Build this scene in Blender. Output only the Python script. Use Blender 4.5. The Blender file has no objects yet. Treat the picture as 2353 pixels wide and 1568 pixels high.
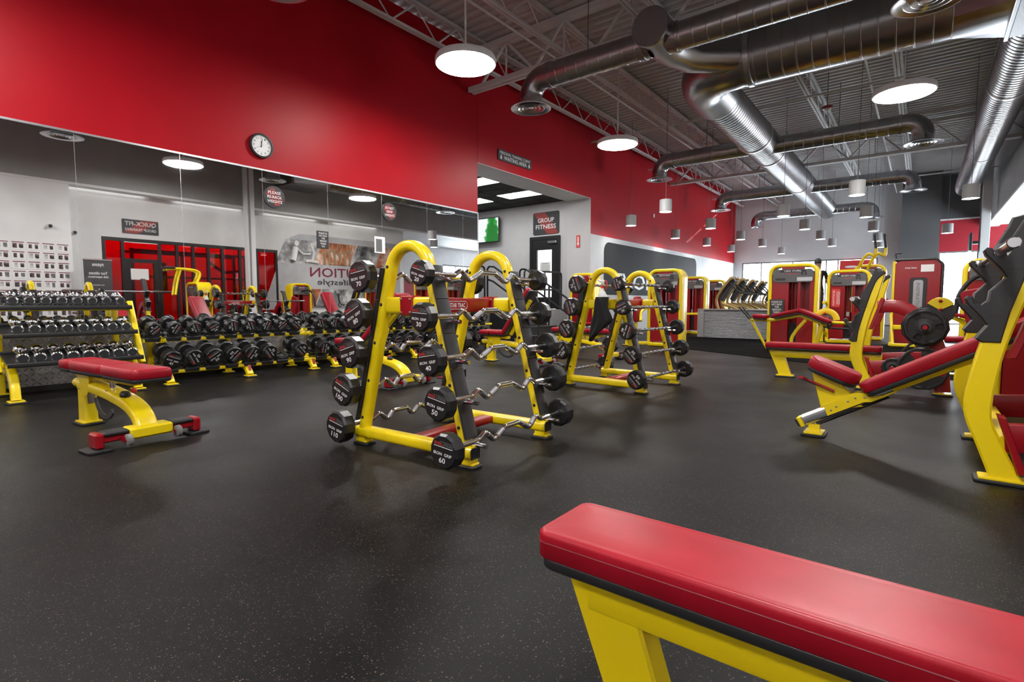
import bpy, bmesh, math, random
from mathutils import Matrix, Vector
random.seed(7)
S = bpy.context.scene
COL = S.collection
PI = math.pi
# ------------------------------------------------------------------ camera
FPX, VPX, VPY, IW, IH = 1215.0, 2120.0, 695.0, 2353.0, 1568.0
CAMX, CAMZ = 7.44, 0.95
pitch = math.atan((IH / 2 - VPY) / FPX)
_r, _u, _f = (VPX - IW / 2) / FPX, (IH / 2 - VPY) / FPX, 1.0
yaw = math.atan2(_r, _u * math.sin(pitch) + _f * math.cos(pitch))
cam = bpy.data.cameras.new('camera')
cam.sensor_fit = 'HORIZONTAL'; cam.sensor_width = 36.0; cam.lens = FPX / IW * 36.0
cam.clip_start = 0.02; cam.clip_end = 200
camo = bpy.data.objects.new('camera', cam); COL.objects.link(camo)
camo.location = (CAMX, 0, CAMZ); camo.rotation_euler = (PI / 2 - pitch, 0, yaw)
S.camera = camo
# ------------------------------------------------------------------ world, exposure
w = bpy.data.worlds.new('world'); S.world = w; w.use_nodes = True
bg = w.node_tree.nodes['Background']
bg.inputs[0].default_value = (0.86, 0.93, 1.0, 1); bg.inputs[1].default_value = 30.0
S.view_settings.view_transform = 'Standard'; S.view_settings.look = 'None'
S.view_settings.gamma = 1.0; S.view_settings.use_curve_mapping = False
S.view_settings.exposure = 0.0
DISC_L = 95.0      # radiance of the round pendant lamps
PEND_L = 110.0      # radiance of the small cylinder pendants
PANEL_L = 14.0     # radiance of recessed panels
def portal(loc, rot, sx, sy):
    l = bpy.data.lights.new('window_light', 'AREA'); l.shape = 'RECTANGLE'; l.size = sx; l.size_y = sy
    l.cycles.is_portal = True
    o = bpy.data.objects.new('window_light', l); COL.objects.link(o); o.location = loc; o.rotation_euler = rot
sun = bpy.data.lights.new('sun', 'SUN'); sun.energy = 22.0; sun.angle = .009; sun.color = (1, .97, .93)
suno = bpy.data.objects.new('sun', sun); COL.objects.link(suno)
suno.rotation_euler = Vector((-.78, -1.0, -.42)).to_track_quat('-Z', 'Y').to_euler(); suno.location = (12, 40, 14)
portal((3.1, 27.45, 1.9), (-PI / 2, 0, 0), 5.4, 1.9)
portal((9.3, 27.45, 1.6), (-PI / 2, 0, 0), 3.0, 2.7)
portal((13.15, 23.5, 1.55), (0, PI / 2, 0), 2.8, 6.0)  # portal for the added window in the deep right wall
# ------------------------------------------------------------------ materials
def lin(c):
    if isinstance(c, str):
        c = [int(c[i:i + 2], 16) / 255 for i in (0, 2, 4)]
        c = [x / 12.92 if x <= .04045 else ((x + .055) / 1.055) ** 2.4 for x in c]
    return (c[0], c[1], c[2], 1)
MATS = {}
class NT:
    def __init__(s, m): s.m = m; s.t = m.node_tree; s.n = s.t.nodes; s.l = s.t.links
    def new(s, ty, **k):
        n = s.n.new(ty)
        for a, b in k.items(): setattr(n, a, b)
        return n
    def lk(s, a, b): s.l.new(a, b)
    def math(s, op, a, b=None, c=None):
        n = s.new('ShaderNodeMath', operation=op)
        for i, v in enumerate((a, b, c)):
            if v is None: continue
            if isinstance(v, (int, float)): n.inputs[i].default_value = v
            else: s.lk(v, n.inputs[i])
        return n.outputs[0]
    def xyz(s, kind='Object', scale=1.0):
        tc = s.new('ShaderNodeTexCoord'); sp = s.new('ShaderNodeSeparateXYZ')
        if scale != 1.0:
            mp = s.new('ShaderNodeMapping'); mp.inputs['Scale'].default_value = (scale,) * 3
            s.lk(tc.outputs[kind], mp.inputs[0]); s.lk(mp.outputs[0], sp.inputs[0])
        else: s.lk(tc.outputs[kind], sp.inputs[0])
        return sp.outputs
    def ramp(s, fac, stops):
        r = s.new('ShaderNodeValToRGB'); e = r.color_ramp.elements
        while len(e) < len(stops): e.new(.5)
        for el, (p, c) in zip(e, stops): el.position = p; el.color = lin(c)
        s.lk(fac, r.inputs[0]); return r.outputs[0]
    def noise(s, scale, detail=2, kind='Object', rough=.5):
        tc = s.new('ShaderNodeTexCoord'); n = s.new('ShaderNodeTexNoise')
        n.inputs['Scale'].default_value = scale; n.inputs['Detail'].default_value = detail
        n.inputs['Roughness'].default_value = rough
        s.lk(tc.outputs[kind], n.inputs['Vector']); return n.outputs[0]
    def bump(s, h, strength=.3, dist=.01):
        b = s.new('ShaderNodeBump'); b.inputs['Strength'].default_value = strength; b.inputs['Distance'].default_value = dist
        s.lk(h, b.inputs['Height']); s.lk(b.outputs[0], s.bs.inputs['Normal'])
def mat(name, col, rough=.5, metal=0., spec=.5, coat=0., emit=None, es=0., trans=0.):
    m = bpy.data.materials.new(name); m.use_nodes = True
    b = m.node_tree.nodes['Principled BSDF']
    b.inputs['Base Color'].default_value = lin(col); b.inputs['Roughness'].default_value = rough
    b.inputs['Metallic'].default_value = metal; b.inputs['Specular IOR Level'].default_value = spec
    b.inputs['Coat Weight'].default_value = coat; b.inputs['Coat Roughness'].default_value = .08
    b.inputs['Transmission Weight'].default_value = trans
    if emit is not None:
        b.inputs['Emission Color'].default_value = lin(emit); b.inputs['Emission Strength'].default_value = es
    MATS[name] = m; nt = NT(m); nt.bs = b; return nt
# paints, pads, plastics
for nm, c, r, co in (('yellow', (.80, .60, .004), .32, .4), ('red_paint', (.27, .0025, .009), .28, .25)):
    nt = mat(nm, c, r, coat=co)
    nt.bump(nt.noise(60, 2), .02, .002)
nt = mat('red_pad', (.36, .008, .022), .38, spec=.30)
nt.bump(nt.noise(260, 3), .10, .002)
nt.lk(nt.ramp(nt.noise(9, 3), [(.3, (.27, .004, .013)), (.75, (.33, .006, .018))]), nt.bs.inputs['Base Color'])
mat('black_rubber', (.012, .012, .013), .55)
nt = mat('black_plastic', (.022, .022, .024), .38); nt.bump(nt.noise(180, 2), .08, .002)
nt = mat('urethane', (.011, .011, .012), .33); nt.bump(nt.noise(120, 2), .04, .002)
mat('black_paint', (.013, .013, .014), .35)
mat('dark_grey', (.05, .05, .052), .5)
mat('mid_grey', (.16, .16, .165), .5)
mat('placard', (.10, .10, .105), .4)
mat('white', (.78, .78, .78), .5)
mat('white_plastic', (.72, .73, .74), .35)
mat('paper', (.80, .80, .80), .8)
mat('chrome', (.78, .78, .80), .12, 1.)
mat('steel', (.42, .42, .44), .32, 1.)
nt = mat('knurl', (.34, .34, .36), .38, 1.); nt.bump(nt.noise(700, 1), .5, .003)
mat('aluminium', (.58, .59, .61), .28, 1.)
mat('print_white', (.72, .72, .72), .6)
mat('print_red', (.62, .035, .03), .6)
mat('print_dark', (.03, .03, .032), .6)
mat('maroon', (.16, .01, .03), .6)
mat('wheel', (.16, .155, .15), .6)
mat('gold', (.34, .24, .09), .35, .7)
mat('cloth_black', (.008, .008, .009), .95)
mat('skin', (.30, .17, .12), .6)
mat('green_plastic', (.1, .3, .08), .5)
mat('graphic_dark', (.03, .03, .031), .6, spec=.04)
mat('seam', (.12, .003, .008), .6)
mat('lamp_shade', (.42, .42, .425), .4)
mat('end_grey', (.11, .11, .115), .35, .6)
mat('pattern_print', (.30, .20, .12), .7)
# mirror
mat('mirror', (.80, .81, .81), .012, 1.)
mat('mirror_edge', (.5, .52, .52), .2, .6)
# glass
def glassmat(name, col, alpha):
    m = bpy.data.materials.new(name); m.use_nodes = True; t = m.node_tree; t.nodes.clear()
    o = t.nodes.new('ShaderNodeOutputMaterial'); mx = t.nodes.new('ShaderNodeMixShader')
    a = t.nodes.new('ShaderNodeBsdfTransparent'); g = t.nodes.new('ShaderNodeBsdfGlossy')
    a.inputs[0].default_value = lin(col); g.inputs['Roughness'].default_value = .03
    g.inputs[0].default_value = (.9, .9, .9, 1); mx.inputs[0].default_value = alpha
    t.links.new(a.outputs[0], mx.inputs[1]); t.links.new(g.outputs[0], mx.inputs[2]); t.links.new(mx.outputs[0], o.inputs[0])
    MATS[name] = m
glassmat('glass', (.93, .95, .95), .06)
glassmat('red_glass', (.82, .012, .03), .07)
# emitters
mat('lamp_disc', (1, 1, 1), .5, emit=(1, .98, .95), es=DISC_L)
mat('lamp_pendant', (1, 1, 1), .5, emit=(1, .98, .95), es=PEND_L)
mat('lamp_studio', (1, 1, 1), .5, emit=(1, .99, .97), es=45.)
mat('lamp_wash', (1, 1, 1), .5, emit=(1, .99, .97), es=3.5)
mat('lamp_panel', (1, 1, 1), .5, emit=(1, .99, .97), es=PANEL_L)
# walls
def wallmat(name, c, rough=.55, var=.06, bump=.06, spec=.3):
    nt = mat(name, c, rough, spec=spec)
    d = [max(0, x * (1 - var)) for x in c]; e = [min(1, x * (1 + var)) for x in c]
    nt.lk(nt.ramp(nt.noise(1.3, 4), [(.3, d), (.7, e)]), nt.bs.inputs['Base Color'])
    nt.bump(nt.noise(90, 2), bump, .002)
wallmat('wall_red', (.36, .003, .010), .42, .06, .06, .16)
wallmat('wall_light', (.52, .52, .53), .6, .06, .06, .15)
wallmat('wall_grey', (.66, .66, .67), .5)
wallmat('wall_dark', (.11, .11, .113), .5)
wallmat('wall_white', (.74, .74, .74), .6)
wallmat('drywall_grey', (.30, .295, .29), .5)
mat('trim_white', (.7, .7, .7), .5)
mat('tile_black', (.02, .02, .021), .8)
mat('red_wall2', (.34, .008, .02), .6)
# rubber floor with specks
def floormat(name, base, speck, spc=.11, r0=.36, r1=.5):
    nt = mat(name, base, .5, spec=spc)
    tc = nt.new('ShaderNodeTexCoord')
    v = nt.new('ShaderNodeTexVoronoi'); v.inputs['Scale'].default_value = 95; nt.lk(tc.outputs['Object'], v.inputs['Vector'])
    v2 = nt.new('ShaderNodeTexVoronoi'); v2.inputs['Scale'].default_value = 210; nt.lk(tc.outputs['Object'], v2.inputs['Vector'])
    sp = nt.new('ShaderNodeSeparateColor'); nt.lk(v.outputs['Color'], sp.inputs[0])
    sp2 = nt.new('ShaderNodeSeparateColor'); nt.lk(v2.outputs['Color'], sp2.inputs[0])
    a = nt.math('MULTIPLY', nt.math('LESS_THAN', v.outputs['Distance'], .22), nt.math('GREATER_THAN', sp.outputs[0], .80))
    b = nt.math('MULTIPLY', nt.math('LESS_THAN', v2.outputs['Distance'], .30), nt.math('GREATER_THAN', sp2.outputs[0], .86))
    k = nt.math('MAXIMUM', a, b)
    mot = nt.ramp(nt.noise(.7, 5, rough=.6), [(.3, [x * .82 for x in base]), (.7, [x * 1.2 for x in base])])
    mx = nt.new('ShaderNodeMix', data_type='RGBA'); nt.lk(k, mx.inputs[0]); nt.lk(mot, mx.inputs[6]); mx.inputs[7].default_value = lin(speck)
    nt.lk(mx.outputs[2], nt.bs.inputs['Base Color'])
    nt.lk(nt.ramp(nt.noise(.9, 4), [(.3, (r0,) * 3), (.7, (r1,) * 3)]), nt.bs.inputs['Roughness'])
    nt.bump(nt.noise(240, 3), .35, .003)
floormat('rubber_floor', (.0062, .0058, .0062), (.115, .088, .062))
floormat('rubber_mat', (.004, .004, .0042), (.008, .008, .008), .03, .7, .85)
# diamond tread plate; two axes picked by index
def treadmat(name, ax, scale=19., col=(.36, .355, .36)):
    nt = mat(name, col, .36, .55)
    o = nt.xyz(); u = nt.math('MULTIPLY', o[ax[0]], scale); v = nt.math('MULTIPLY', o[ax[1]], scale)
    fu = nt.math('SUBTRACT', nt.math('FRACT', u), .5); fv = nt.math('SUBTRACT', nt.math('FRACT', v), .5)
    par = nt.math('PINGPONG', nt.math('ADD', nt.math('FLOOR', u), nt.math('FLOOR', v)), 1.0)
    s = nt.math('SUBTRACT', nt.math('MULTIPLY', par, 2.), 1.)
    fv2 = nt.math('MULTIPLY', fv, s)
    a = nt.math('ABSOLUTE', nt.math('ADD', fu, fv2)); b = nt.math('ABSOLUTE', nt.math('SUBTRACT', fu, fv2))
    d = nt.math('ADD', nt.math('MULTIPLY', a, 1.15), nt.math('MULTIPLY', b, 4.6))
    hgt = nt.math('SMOOTHSTEP', d, 0., 1.) if False else nt.math('MAXIMUM', nt.math('SUBTRACT', 1., d), 0.)
    nt.bump(hgt, 1., .02)
treadmat('tread_x', (1, 2)); treadmat('tread_y', (0, 2)); treadmat('tread_side', (1, 2), 24.)
# corrugated platform cladding
nt = mat('corrugated', (.15, .15, .155), .4, .6)
o = nt.xyz(); nt.bump(nt.math('SINE', nt.math('MULTIPLY', o[2], 190.)), .5, .01)
# galvanised spiral duct: seams along local axis
def ductmat(name, ax, pitch_, slope=.35):
    nt = mat(name, (.40, .40, .41), .27, 1.)
    o = nt.xyz(); others = [i for i in (0, 1, 2) if i != ax]
    ph = nt.math('ADD', nt.math('MULTIPLY', o[ax], 1. / pitch_), nt.math('MULTIPLY', o[others[0]], slope))
    f = nt.math('ABSOLUTE', nt.math('SUBTRACT', nt.math('FRACT', ph), .5))
    nt.bump(nt.math('LESS_THAN', f, .06), .7, .012)
    nt.lk(nt.ramp(nt.noise(3, 4), [(.3, (.33, .33, .34)), (.7, (.46, .46, .47))]), nt.bs.inputs['Base Color'])
ductmat('duct_x', 0, .20, .1); ductmat('duct_y', 1, .115, .1); ductmat('duct_z', 2, .15, 0)
mat('duct_plain', (.38, .38, .39), .3, 1.)
mat('deck', (.50, .49, .49), .5, .0)
mat('joist', (.60, .60, .60), .5)
# honeycomb print of the round and square signs
nt = mat('hexprint', (.02, .02, .02), .5)
o = nt.xyz(); cb = nt.new('ShaderNodeCombineXYZ'); nt.lk(nt.math('ADD', o[0], nt.math('MULTIPLY', o[2], .5)), cb.inputs[0]); nt.lk(o[2], cb.inputs[1])
v = nt.new('ShaderNodeTexVoronoi', voronoi_dimensions='2D'); v.inputs['Scale'].default_value = 34; v.inputs['Randomness'].default_value = .0
nt.lk(cb.outputs[0], v.inputs['Vector'])
nt.lk(nt.ramp(v.outputs['Distance'], [(.40, (.02, .02, .02)), (.46, (.60, .03, .02))]), nt.bs.inputs['Base Color'])
# television picture: white sky, green tree
nt = mat('tv_picture', (0, 0, 0), .3)
o = nt.xyz(); n1 = nt.noise(7, 5)
tree = nt.math('SUBTRACT', nt.math('ADD', nt.math('MULTIPLY', nt.math('ABSOLUTE', nt.math('SUBTRACT', o[0], .28)), 2.0), nt.math('MULTIPLY', o[2], .55)), nt.math('MULTIPLY', n1, .6))
c = nt.ramp(tree, [(.0, (.02, .16, .03)), (.16, (.05, .34, .07)), (.24, (.72, .74, .76))])
nt.lk(c, nt.bs.inputs['Emission Color']); nt.bs.inputs['Emission Strength'].default_value = 1.3
# photo prints: blurred monochrome and warm pictures
def photomat(name, stops, scale):
    nt = mat(name, (.1, .1, .1), .5); nt.lk(nt.ramp(nt.noise(scale, 4, rough=.6), stops), nt.bs.inputs['Base Color'])
photomat('photo_grey', [(.35, (.02, .02, .02)), (.5, (.25, .25, .25)), (.62, (.62, .62, .62))], 1.6)
photomat('photo_warm', [(.35, (.05, .01, .01)), (.5, (.45, .14, .05)), (.62, (.75, .6, .5))], 1.4)
photomat('photo_small', [(.4, (.015, .013, .013)), (.52, (.09, .05, .05)), (.66, (.3, .25, .25))], 14)
photomat('silver_print', [(.3, (.30, .30, .31)), (.7, (.52, .52, .53))], .6)
M = MATS
# ------------------------------------------------------------------ mesh builder
X, Y, Z = Vector((1, 0, 0)), Vector((0, 1, 0)), Vector((0, 0, 1))
def V(*a): return Vector(a)
def rrect(w, h, r, n=4):
    r = max(min(r, w / 2 - 1e-5, h / 2 - 1e-5), 1e-5); p = []
    for cx, cy, a0 in ((w / 2 - r, h / 2 - r, 0), (-w / 2 + r, h / 2 - r, 90), (-w / 2 + r, -h / 2 + r, 180), (w / 2 - r, -h / 2 + r, 270)):
        for i in range(n + 1):
            a = math.radians(a0 + 90 * i / n); p.append((cx + r * math.cos(a), cy + r * math.sin(a)))
    return p
def ngon(r, n, ph=0): return [(r * math.cos(ph + 2 * PI * i / n), r * math.sin(ph + 2 * PI * i / n)) for i in range(n)]
def fillet(pts, r, n=6):
    pts = [Vector(p) for p in pts]; out = [pts[0]]
    for i in range(1, len(pts) - 1):
        p, a, b = pts[i], pts[i - 1], pts[i + 1]
        rr = r[i] if isinstance(r, (list, tuple)) else r
        d1, d2 = (a - p), (b - p); l1, l2 = d1.length, d2.length; d1 /= l1; d2 /= l2
        ang = d1.angle(d2)
        if rr <= 0 or ang > PI - .02: out.append(p); continue
        t = min(rr / math.tan(ang / 2), l1 * .49, l2 * .49); R = t * math.tan(ang / 2)
        c = p + (d1 + d2).normalized() * (R / math.sin(ang / 2))
        v1, v2 = p + d1 * t - c, p + d2 * t - c; tot = v1.angle(v2); axn = v1.cross(v2).normalized()
        for k in range(n + 1): out.append(c + Matrix.Rotation(tot * k / n, 3, axn) @ v1)
    out.append(pts[-1]); return out
_fonts = {}
def text_geo(s):
    if s in _fonts: return _fonts[s]
    c = bpy.data.curves.new('lettering', 'FONT'); c.body = s; c.resolution_u = 2; c.offset = .012
    o = bpy.data.objects.new('lettering', c); COL.objects.link(o)
    dg = bpy.context.evaluated_depsgraph_get(); me = bpy.data.meshes.new_from_object(o.evaluated_get(dg))
    vs = [v.co.copy() for v in me.vertices]; fs = [list(p.vertices) for p in me.polygons]
    bpy.data.objects.remove(o); bpy.data.curves.remove(c); bpy.data.meshes.remove(me)
    x0, x1 = min(v.x for v in vs), max(v.x for v in vs); y0, y1 = min(v.y for v in vs), max(v.y for v in vs)
    vs = [((v.x - x0) / (x1 - x0) - .5, (v.y - y0) / (y1 - y0) - .5) for v in vs]
    _fonts[s] = (vs, fs); return _fonts[s]
class MB:
    def __init__(s): s.v = []; s.f = []; s.m = []; s.cm = 0; s.T = Matrix.Identity(4)
    def mat(s, i): s.cm = i; return s
    def add(s, vs, fs):
        b = len(s.v); s.v += [s.T @ Vector(p) for p in vs]
        for f in fs: s.f.append([b + i for i in f]); s.m.append(s.cm)
        return s
    def box(s, c, d, bev=0., R=None):
        c = Vector(c); h = [x / 2 for x in d]; R = R or Matrix.Identity(3)
        if bev <= 0:
            vs = [c + R @ V(sx * h[0], sy * h[1], sz * h[2]) for sx in (-1, 1) for sy in (-1, 1) for sz in (-1, 1)]
            return s.add(vs, [(0, 1, 3, 2), (4, 6, 7, 5), (0, 4, 5, 1), (2, 3, 7, 6), (0, 2, 6, 4), (1, 5, 7, 3)])
        bev = min(bev, min(h) * .95); vs = []; idx = {}
        for sx in (-1, 1):
            for sy in (-1, 1):
                for sz in (-1, 1):
                    for a in range(3):
                        p = [sx * (h[0] - bev), sy * (h[1] - bev), sz * (h[2] - bev)]
                        p[a] = (sx, sy, sz)[a] * h[a]
                        idx[(sx, sy, sz, a)] = len(vs); vs.append(c + R @ Vector(p))
        fs = []
        def q(sgn, a, flip): fs.append(sgn if not flip else sgn[::-1])
        for a in range(3):
            b, d_ = (a + 1) % 3, (a + 2) % 3
            for sa in (-1, 1):
                ring = []
                for sb, sd in ((-1, -1), (1, -1), (1, 1), (-1, 1)):
                    k = [0, 0, 0]; k[a] = sa; k[b] = sb; k[d_] = sd; ring.append(idx[(k[0], k[1], k[2], a)])
                q(ring, a, sa < 0)
            for sb in (-1, 1):
                for sd in (-1, 1):
                    def kk(sa, ax):
                        k = [0, 0, 0]; k[a] = sa; k[b] = sb; k[d_] = sd; return idx[(k[0], k[1], k[2], ax)]
                    q([kk(-1, b), kk(1, b), kk(1, d_), kk(-1, d_)], a, sb * sd < 0)
        for sx in (-1, 1):
            for sy in (-1, 1):
                for sz in (-1, 1):
                    q([idx[(sx, sy, sz, i)] for i in range(3)], 0, sx * sy * sz < 0)
        return s.add(vs, fs)
    def prism(s, poly, o, u, v, n, t):
        """polygon in plane (o,u,v) extruded along n from -t/2 to t/2"""
        o, u, v, n = map(Vector, (o, u, v, n)); k = len(poly)
        ar = sum(poly[i][0] * poly[(i + 1) % k][1] - poly[(i + 1) % k][0] * poly[i][1] for i in range(k))
        if (ar > 0) != (u.cross(v).dot(n) > 0): poly = poly[::-1]
        vs = [o + u * a + v * b - n * t / 2 for a, b in poly] + [o + u * a + v * b + n * t / 2 for a, b in poly]
        fs = [tuple(range(k))[::-1], tuple(range(k, 2 * k))] + [(i, (i + 1) % k, k + (i + 1) % k, k + i) for i in range(k)]
        return s.add(vs, fs)
    def prismb(s, poly, o, u, v, n, t, b=.006):
        """prism with a chamfered edge (loops: inset, outer, outer, inset)"""
        o, u, v, n = map(Vector, (o, u, v, n)); k = len(poly)
        ar = sum(poly[i][0] * poly[(i + 1) % k][1] - poly[(i + 1) % k][0] * poly[i][1] for i in range(k))
        if ar < 0: poly = poly[::-1]
        if u.cross(v).dot(n) < 0: n = -n
        ins = []
        for i in range(k):
            p0, p1, p2 = Vector(poly[i - 1]), Vector(poly[i]), Vector(poly[(i + 1) % k])
            a, c = (p1 - p0), (p2 - p1)
            if a.length < 1e-9: a = c
            if c.length < 1e-9: c = a
            n1 = Vector((-a.y, a.x)).normalized(); n2 = Vector((-c.y, c.x)).normalized(); m_ = (n1 + n2)
            m_ = m_.normalized() if m_.length > 1e-6 else n1
            ins.append(p1 + m_ * b)
        loops = [(ins, -t / 2), (poly, -t / 2 + b), (poly, t / 2 - b), (ins, t / 2)]
        vs = [o + u * p[0] + v * p[1] + n * z for lp, z in loops for p in lp]
        fs = [tuple(range(k))[::-1], tuple(range(3 * k, 4 * k))]
        for j in range(3): fs += [(j * k + i, j * k + (i + 1) % k, (j + 1) * k + (i + 1) % k, (j + 1) * k + i) for i in range(k)]
        return s.add(vs, fs)
    def loft(s, rings, cap=True, closed=False):
        k = len(rings[0]); vs = [p for r in rings for p in r]; fs = []; n = len(rings)
        for j in range(n if closed else n - 1):
            a, b = j * k, ((j + 1) % n) * k
            fs += [(a + i, a + (i + 1) % k, b + (i + 1) % k, b + i) for i in range(k)]
        if cap and not closed: fs += [tuple(range(k))[::-1], tuple(range((n - 1) * k, n * k))]
        return s.add(vs, fs)
    def sweep(s, path, sec, side=None, cap=True, closed=False):
        path = [Vector(p) for p in path]; n = len(path); rings = []
        if isinstance(sec, (int, float)): sec = ngon(sec, 10)
        prev = None
        for i, p in enumerate(path):
            a = path[i - 1] if (i > 0 or closed) else p; b = path[(i + 1) % n] if (i < n - 1 or closed) else p
            t = (b - a).normalized()
            if side is not None: nn = Vector(side)
            else:
                if prev is None: nn = Z.cross(t) if abs(t.z) < .95 else X.cross(t)
                else: nn = prev - t * prev.dot(t)
                nn.normalize(); prev = nn
            bb = t.cross(nn).normalized()
            k = 1.0
            if 0 < i < n - 1 or closed:
                t1 = (p - a); t2 = (b - p)
                if t1.length > 1e-9 and t2.length > 1e-9:
                    hc = math.cos(t1.angle(t2) / 2); k = 1 / max(hc, .5)
            if side is not None: rings.append([p + nn * u + bb * (v * k) for u, v in sec])
            else: rings.append([p + nn * u + bb * v for u, v in sec])
        return s.loft(rings, cap, closed)
    def cyl(s, a, b, r, n=12, r2=None):
        a, b = Vector(a), Vector(b); t = (b - a).normalized(); u = (Z if abs(t.z) < .9 else X).cross(t).normalized(); v = t.cross(u)
        r2 = r if r2 is None else r2
        return s.loft([[a + u * (r * c) + v * (r * d) for c, d in ngon(1, n)], [b + u * (r2 * c) + v * (r2 * d) for c, d in ngon(1, n)]])
    def lathe(s, prof, o, ax, n=16, ph=0., cap=True):
        o, t = Vector(o), Vector(ax).normalized(); u = (Z if abs(t.z) < .9 else X).cross(t).normalized(); v = t.cross(u)
        return s.loft([[o + t * z + u * (r * c) + v * (r * d) for c, d in ngon(1, n, ph)] for r, z in prof], cap)
    def ribbed(s, a, b, r, pitch_, n=26, h=.007):
        a, b = Vector(a), Vector(b); L = (b - a).length; t = (b - a).normalized(); k = int(L / pitch_); prof = []
        for i in range(k + 1):
            z = L * i / k
            if i: prof += [(r, z - .016), (r + h, z - .009)]
            prof.append((r + h, z)) if 0 < i < k else prof.append((r, z))
            if i < k: prof += [(r, z + .007)]
        return s.lathe(prof, a, t, n, cap=False)
    def ball(s, c, r, n=10, sc=(1, 1, 1)):
        c = Vector(c); rings = []
        for j in range(n // 2 + 1):
            a = PI * j / (n // 2); rr = max(math.sin(a), .02)
            rings.append([c + V(r * sc[0] * rr * x_, r * sc[1] * rr * y_, -r * sc[2] * math.cos(a)) for x_, y_ in ngon(1, n)])
        return s.loft(rings)
    def text(s, t, w_, h_, o, u, v):
        vs, fs = text_geo(t); o, u, v = Vector(o), Vector(u), Vector(v)
        return s.add([o + u * (a * w_) + v * (b * h_) for a, b in vs], fs)
    def pad(s, L, W, H, r=.04, c=(0, 0, 0), R=None, crown=.0, edge=.022):
        """cushion, base at c, length along x, width along y"""
        c = Vector(c); R = R or Matrix.Identity(3); rings = []
        for ins, z in ((.006, 0), (0, .006), (0, H - edge * .7), (edge * .10, H - edge * .34), (edge * .34, H - edge * .08), (edge * .6, H), (edge * 1.05, H - .0012), (edge * 1.5, H - .0005), (W * .3, H + crown)):
            rings.append([c + R @ V(a, b, z) for a, b in rrect(L - 2 * ins, W - 2 * ins, max(r - ins, .006), 4)])
        return s.loft(rings)
    def build(s, name, mats, parent=None, ang=35., loc=None, rot=None):
        me = bpy.data.meshes.new(name); me.from_pydata(s.v, [], s.f)
        if isinstance(mats, str): mats = [mats]
        for k in mats: me.materials.append(M[k])
        if len(mats) > 1: me.polygons.foreach_set('material_index', s.m)
        me.polygons.foreach_set('use_smooth', [True] * len(me.polygons)); me.update()
        me.set_sharp_from_angle(angle=math.radians(ang))
        return link(name, me, parent, loc, rot)
def link(name, me, parent=None, loc=None, rot=None):
    o = bpy.data.objects.new(name, me); COL.objects.link(o)
    if parent is not None: o.parent = parent
    if loc is not None: o.location = loc
    if rot is not None: o.rotation_euler = rot
    return o
def tag(o, label=None, cat=None, group=None, kind=None):
    if label: o['label'] = label
    if cat: o['category'] = cat
    if group: o['group'] = group
    if kind: o['kind'] = kind
    return o
def thing(name, label, cat, loc=(0, 0, 0), rotz=0., group=None):
    o = bpy.data.objects.new(name, None); COL.objects.link(o); o.empty_display_size = .1
    o.location = loc; o.rotation_euler = (0, 0, rotz); return tag(o, label, cat, group)
def struct(o): o['kind'] = 'structure'; return o
def dup(root, loc=None, rotz=None, label=None, parent=None):
    c = root.copy(); COL.objects.link(c); c.parent = parent
    if loc is not None: c.location = loc
    if rotz is not None: c.rotation_euler = (0, 0, rotz)
    if label: c['label'] = label
    for ch in list(root.children): dup(ch, parent=c)
    return c
def rotm(axis, deg): return Matrix.Rotation(math.radians(deg), 3, axis)
ORD = ['first', 'second', 'third', 'fourth', 'fifth', 'sixth', 'seventh', 'eighth', 'ninth', 'tenth', 'eleventh', 'twelfth', 'thirteenth', 'fourteenth']
def arc(c, r, a0, a1, n, u=X, v=Z):
    return [Vector(c) + Vector(u) * (r * math.cos(math.radians(a0 + (a1 - a0) * i / n))) + Vector(v) * (r * math.sin(math.radians(a0 + (a1 - a0) * i / n))) for i in range(n + 1)]
def crom(pts, n=6):
    """smooth curve through 2d/3d points"""
    P = [Vector(p) for p in pts]; out = []
    for i in range(len(P) - 1):
        a = P[i - 1] if i else P[0] * 2 - P[1]; b, c = P[i], P[i + 1]; d = P[i + 2] if i + 2 < len(P) else P[-1] * 2 - P[-2]
        for k in range(n):
            t = k / n
            out.append(.5 * ((2 * b) + (c - a) * t + (2 * a - 5 * b + 4 * c - d) * t * t + (3 * b - a - 3 * c + d) * t ** 3))
    out.append(P[-1]); return out
# ================================================================== the room
def wallbox(name, x0, x1, y0, y1, z0, z1, m, parent=None):
    o = MB().box(((x0 + x1) / 2, (y0 + y1) / 2, (z0 + z1) / 2), (x1 - x0, y1 - y0, z1 - z0)).build(name, m, parent)
    return o if parent else struct(o)
YB, YF, ZC = -5.0, 27.5, 6.1          # back wall, far wall, deck height
XS, XR, XD = 9.25, 9.7, 13.2          # soffit face, right wall, deep right wall
wallbox('floor', -6, XD + .1, YB - .1, YF + .1, -.12, 0, 'rubber_floor')
b = MB().prism([(2.2, 11.5), (3.47, 10.75), (5.36, 9.72), (7.95, 8.3), (9.6, 8.3), (9.6, 14.55), (2.2, 14.55)], (0, 0, .004), X, Y, Z, .008)
struct(b.build('floor_mat', 'rubber_mat'))
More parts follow.
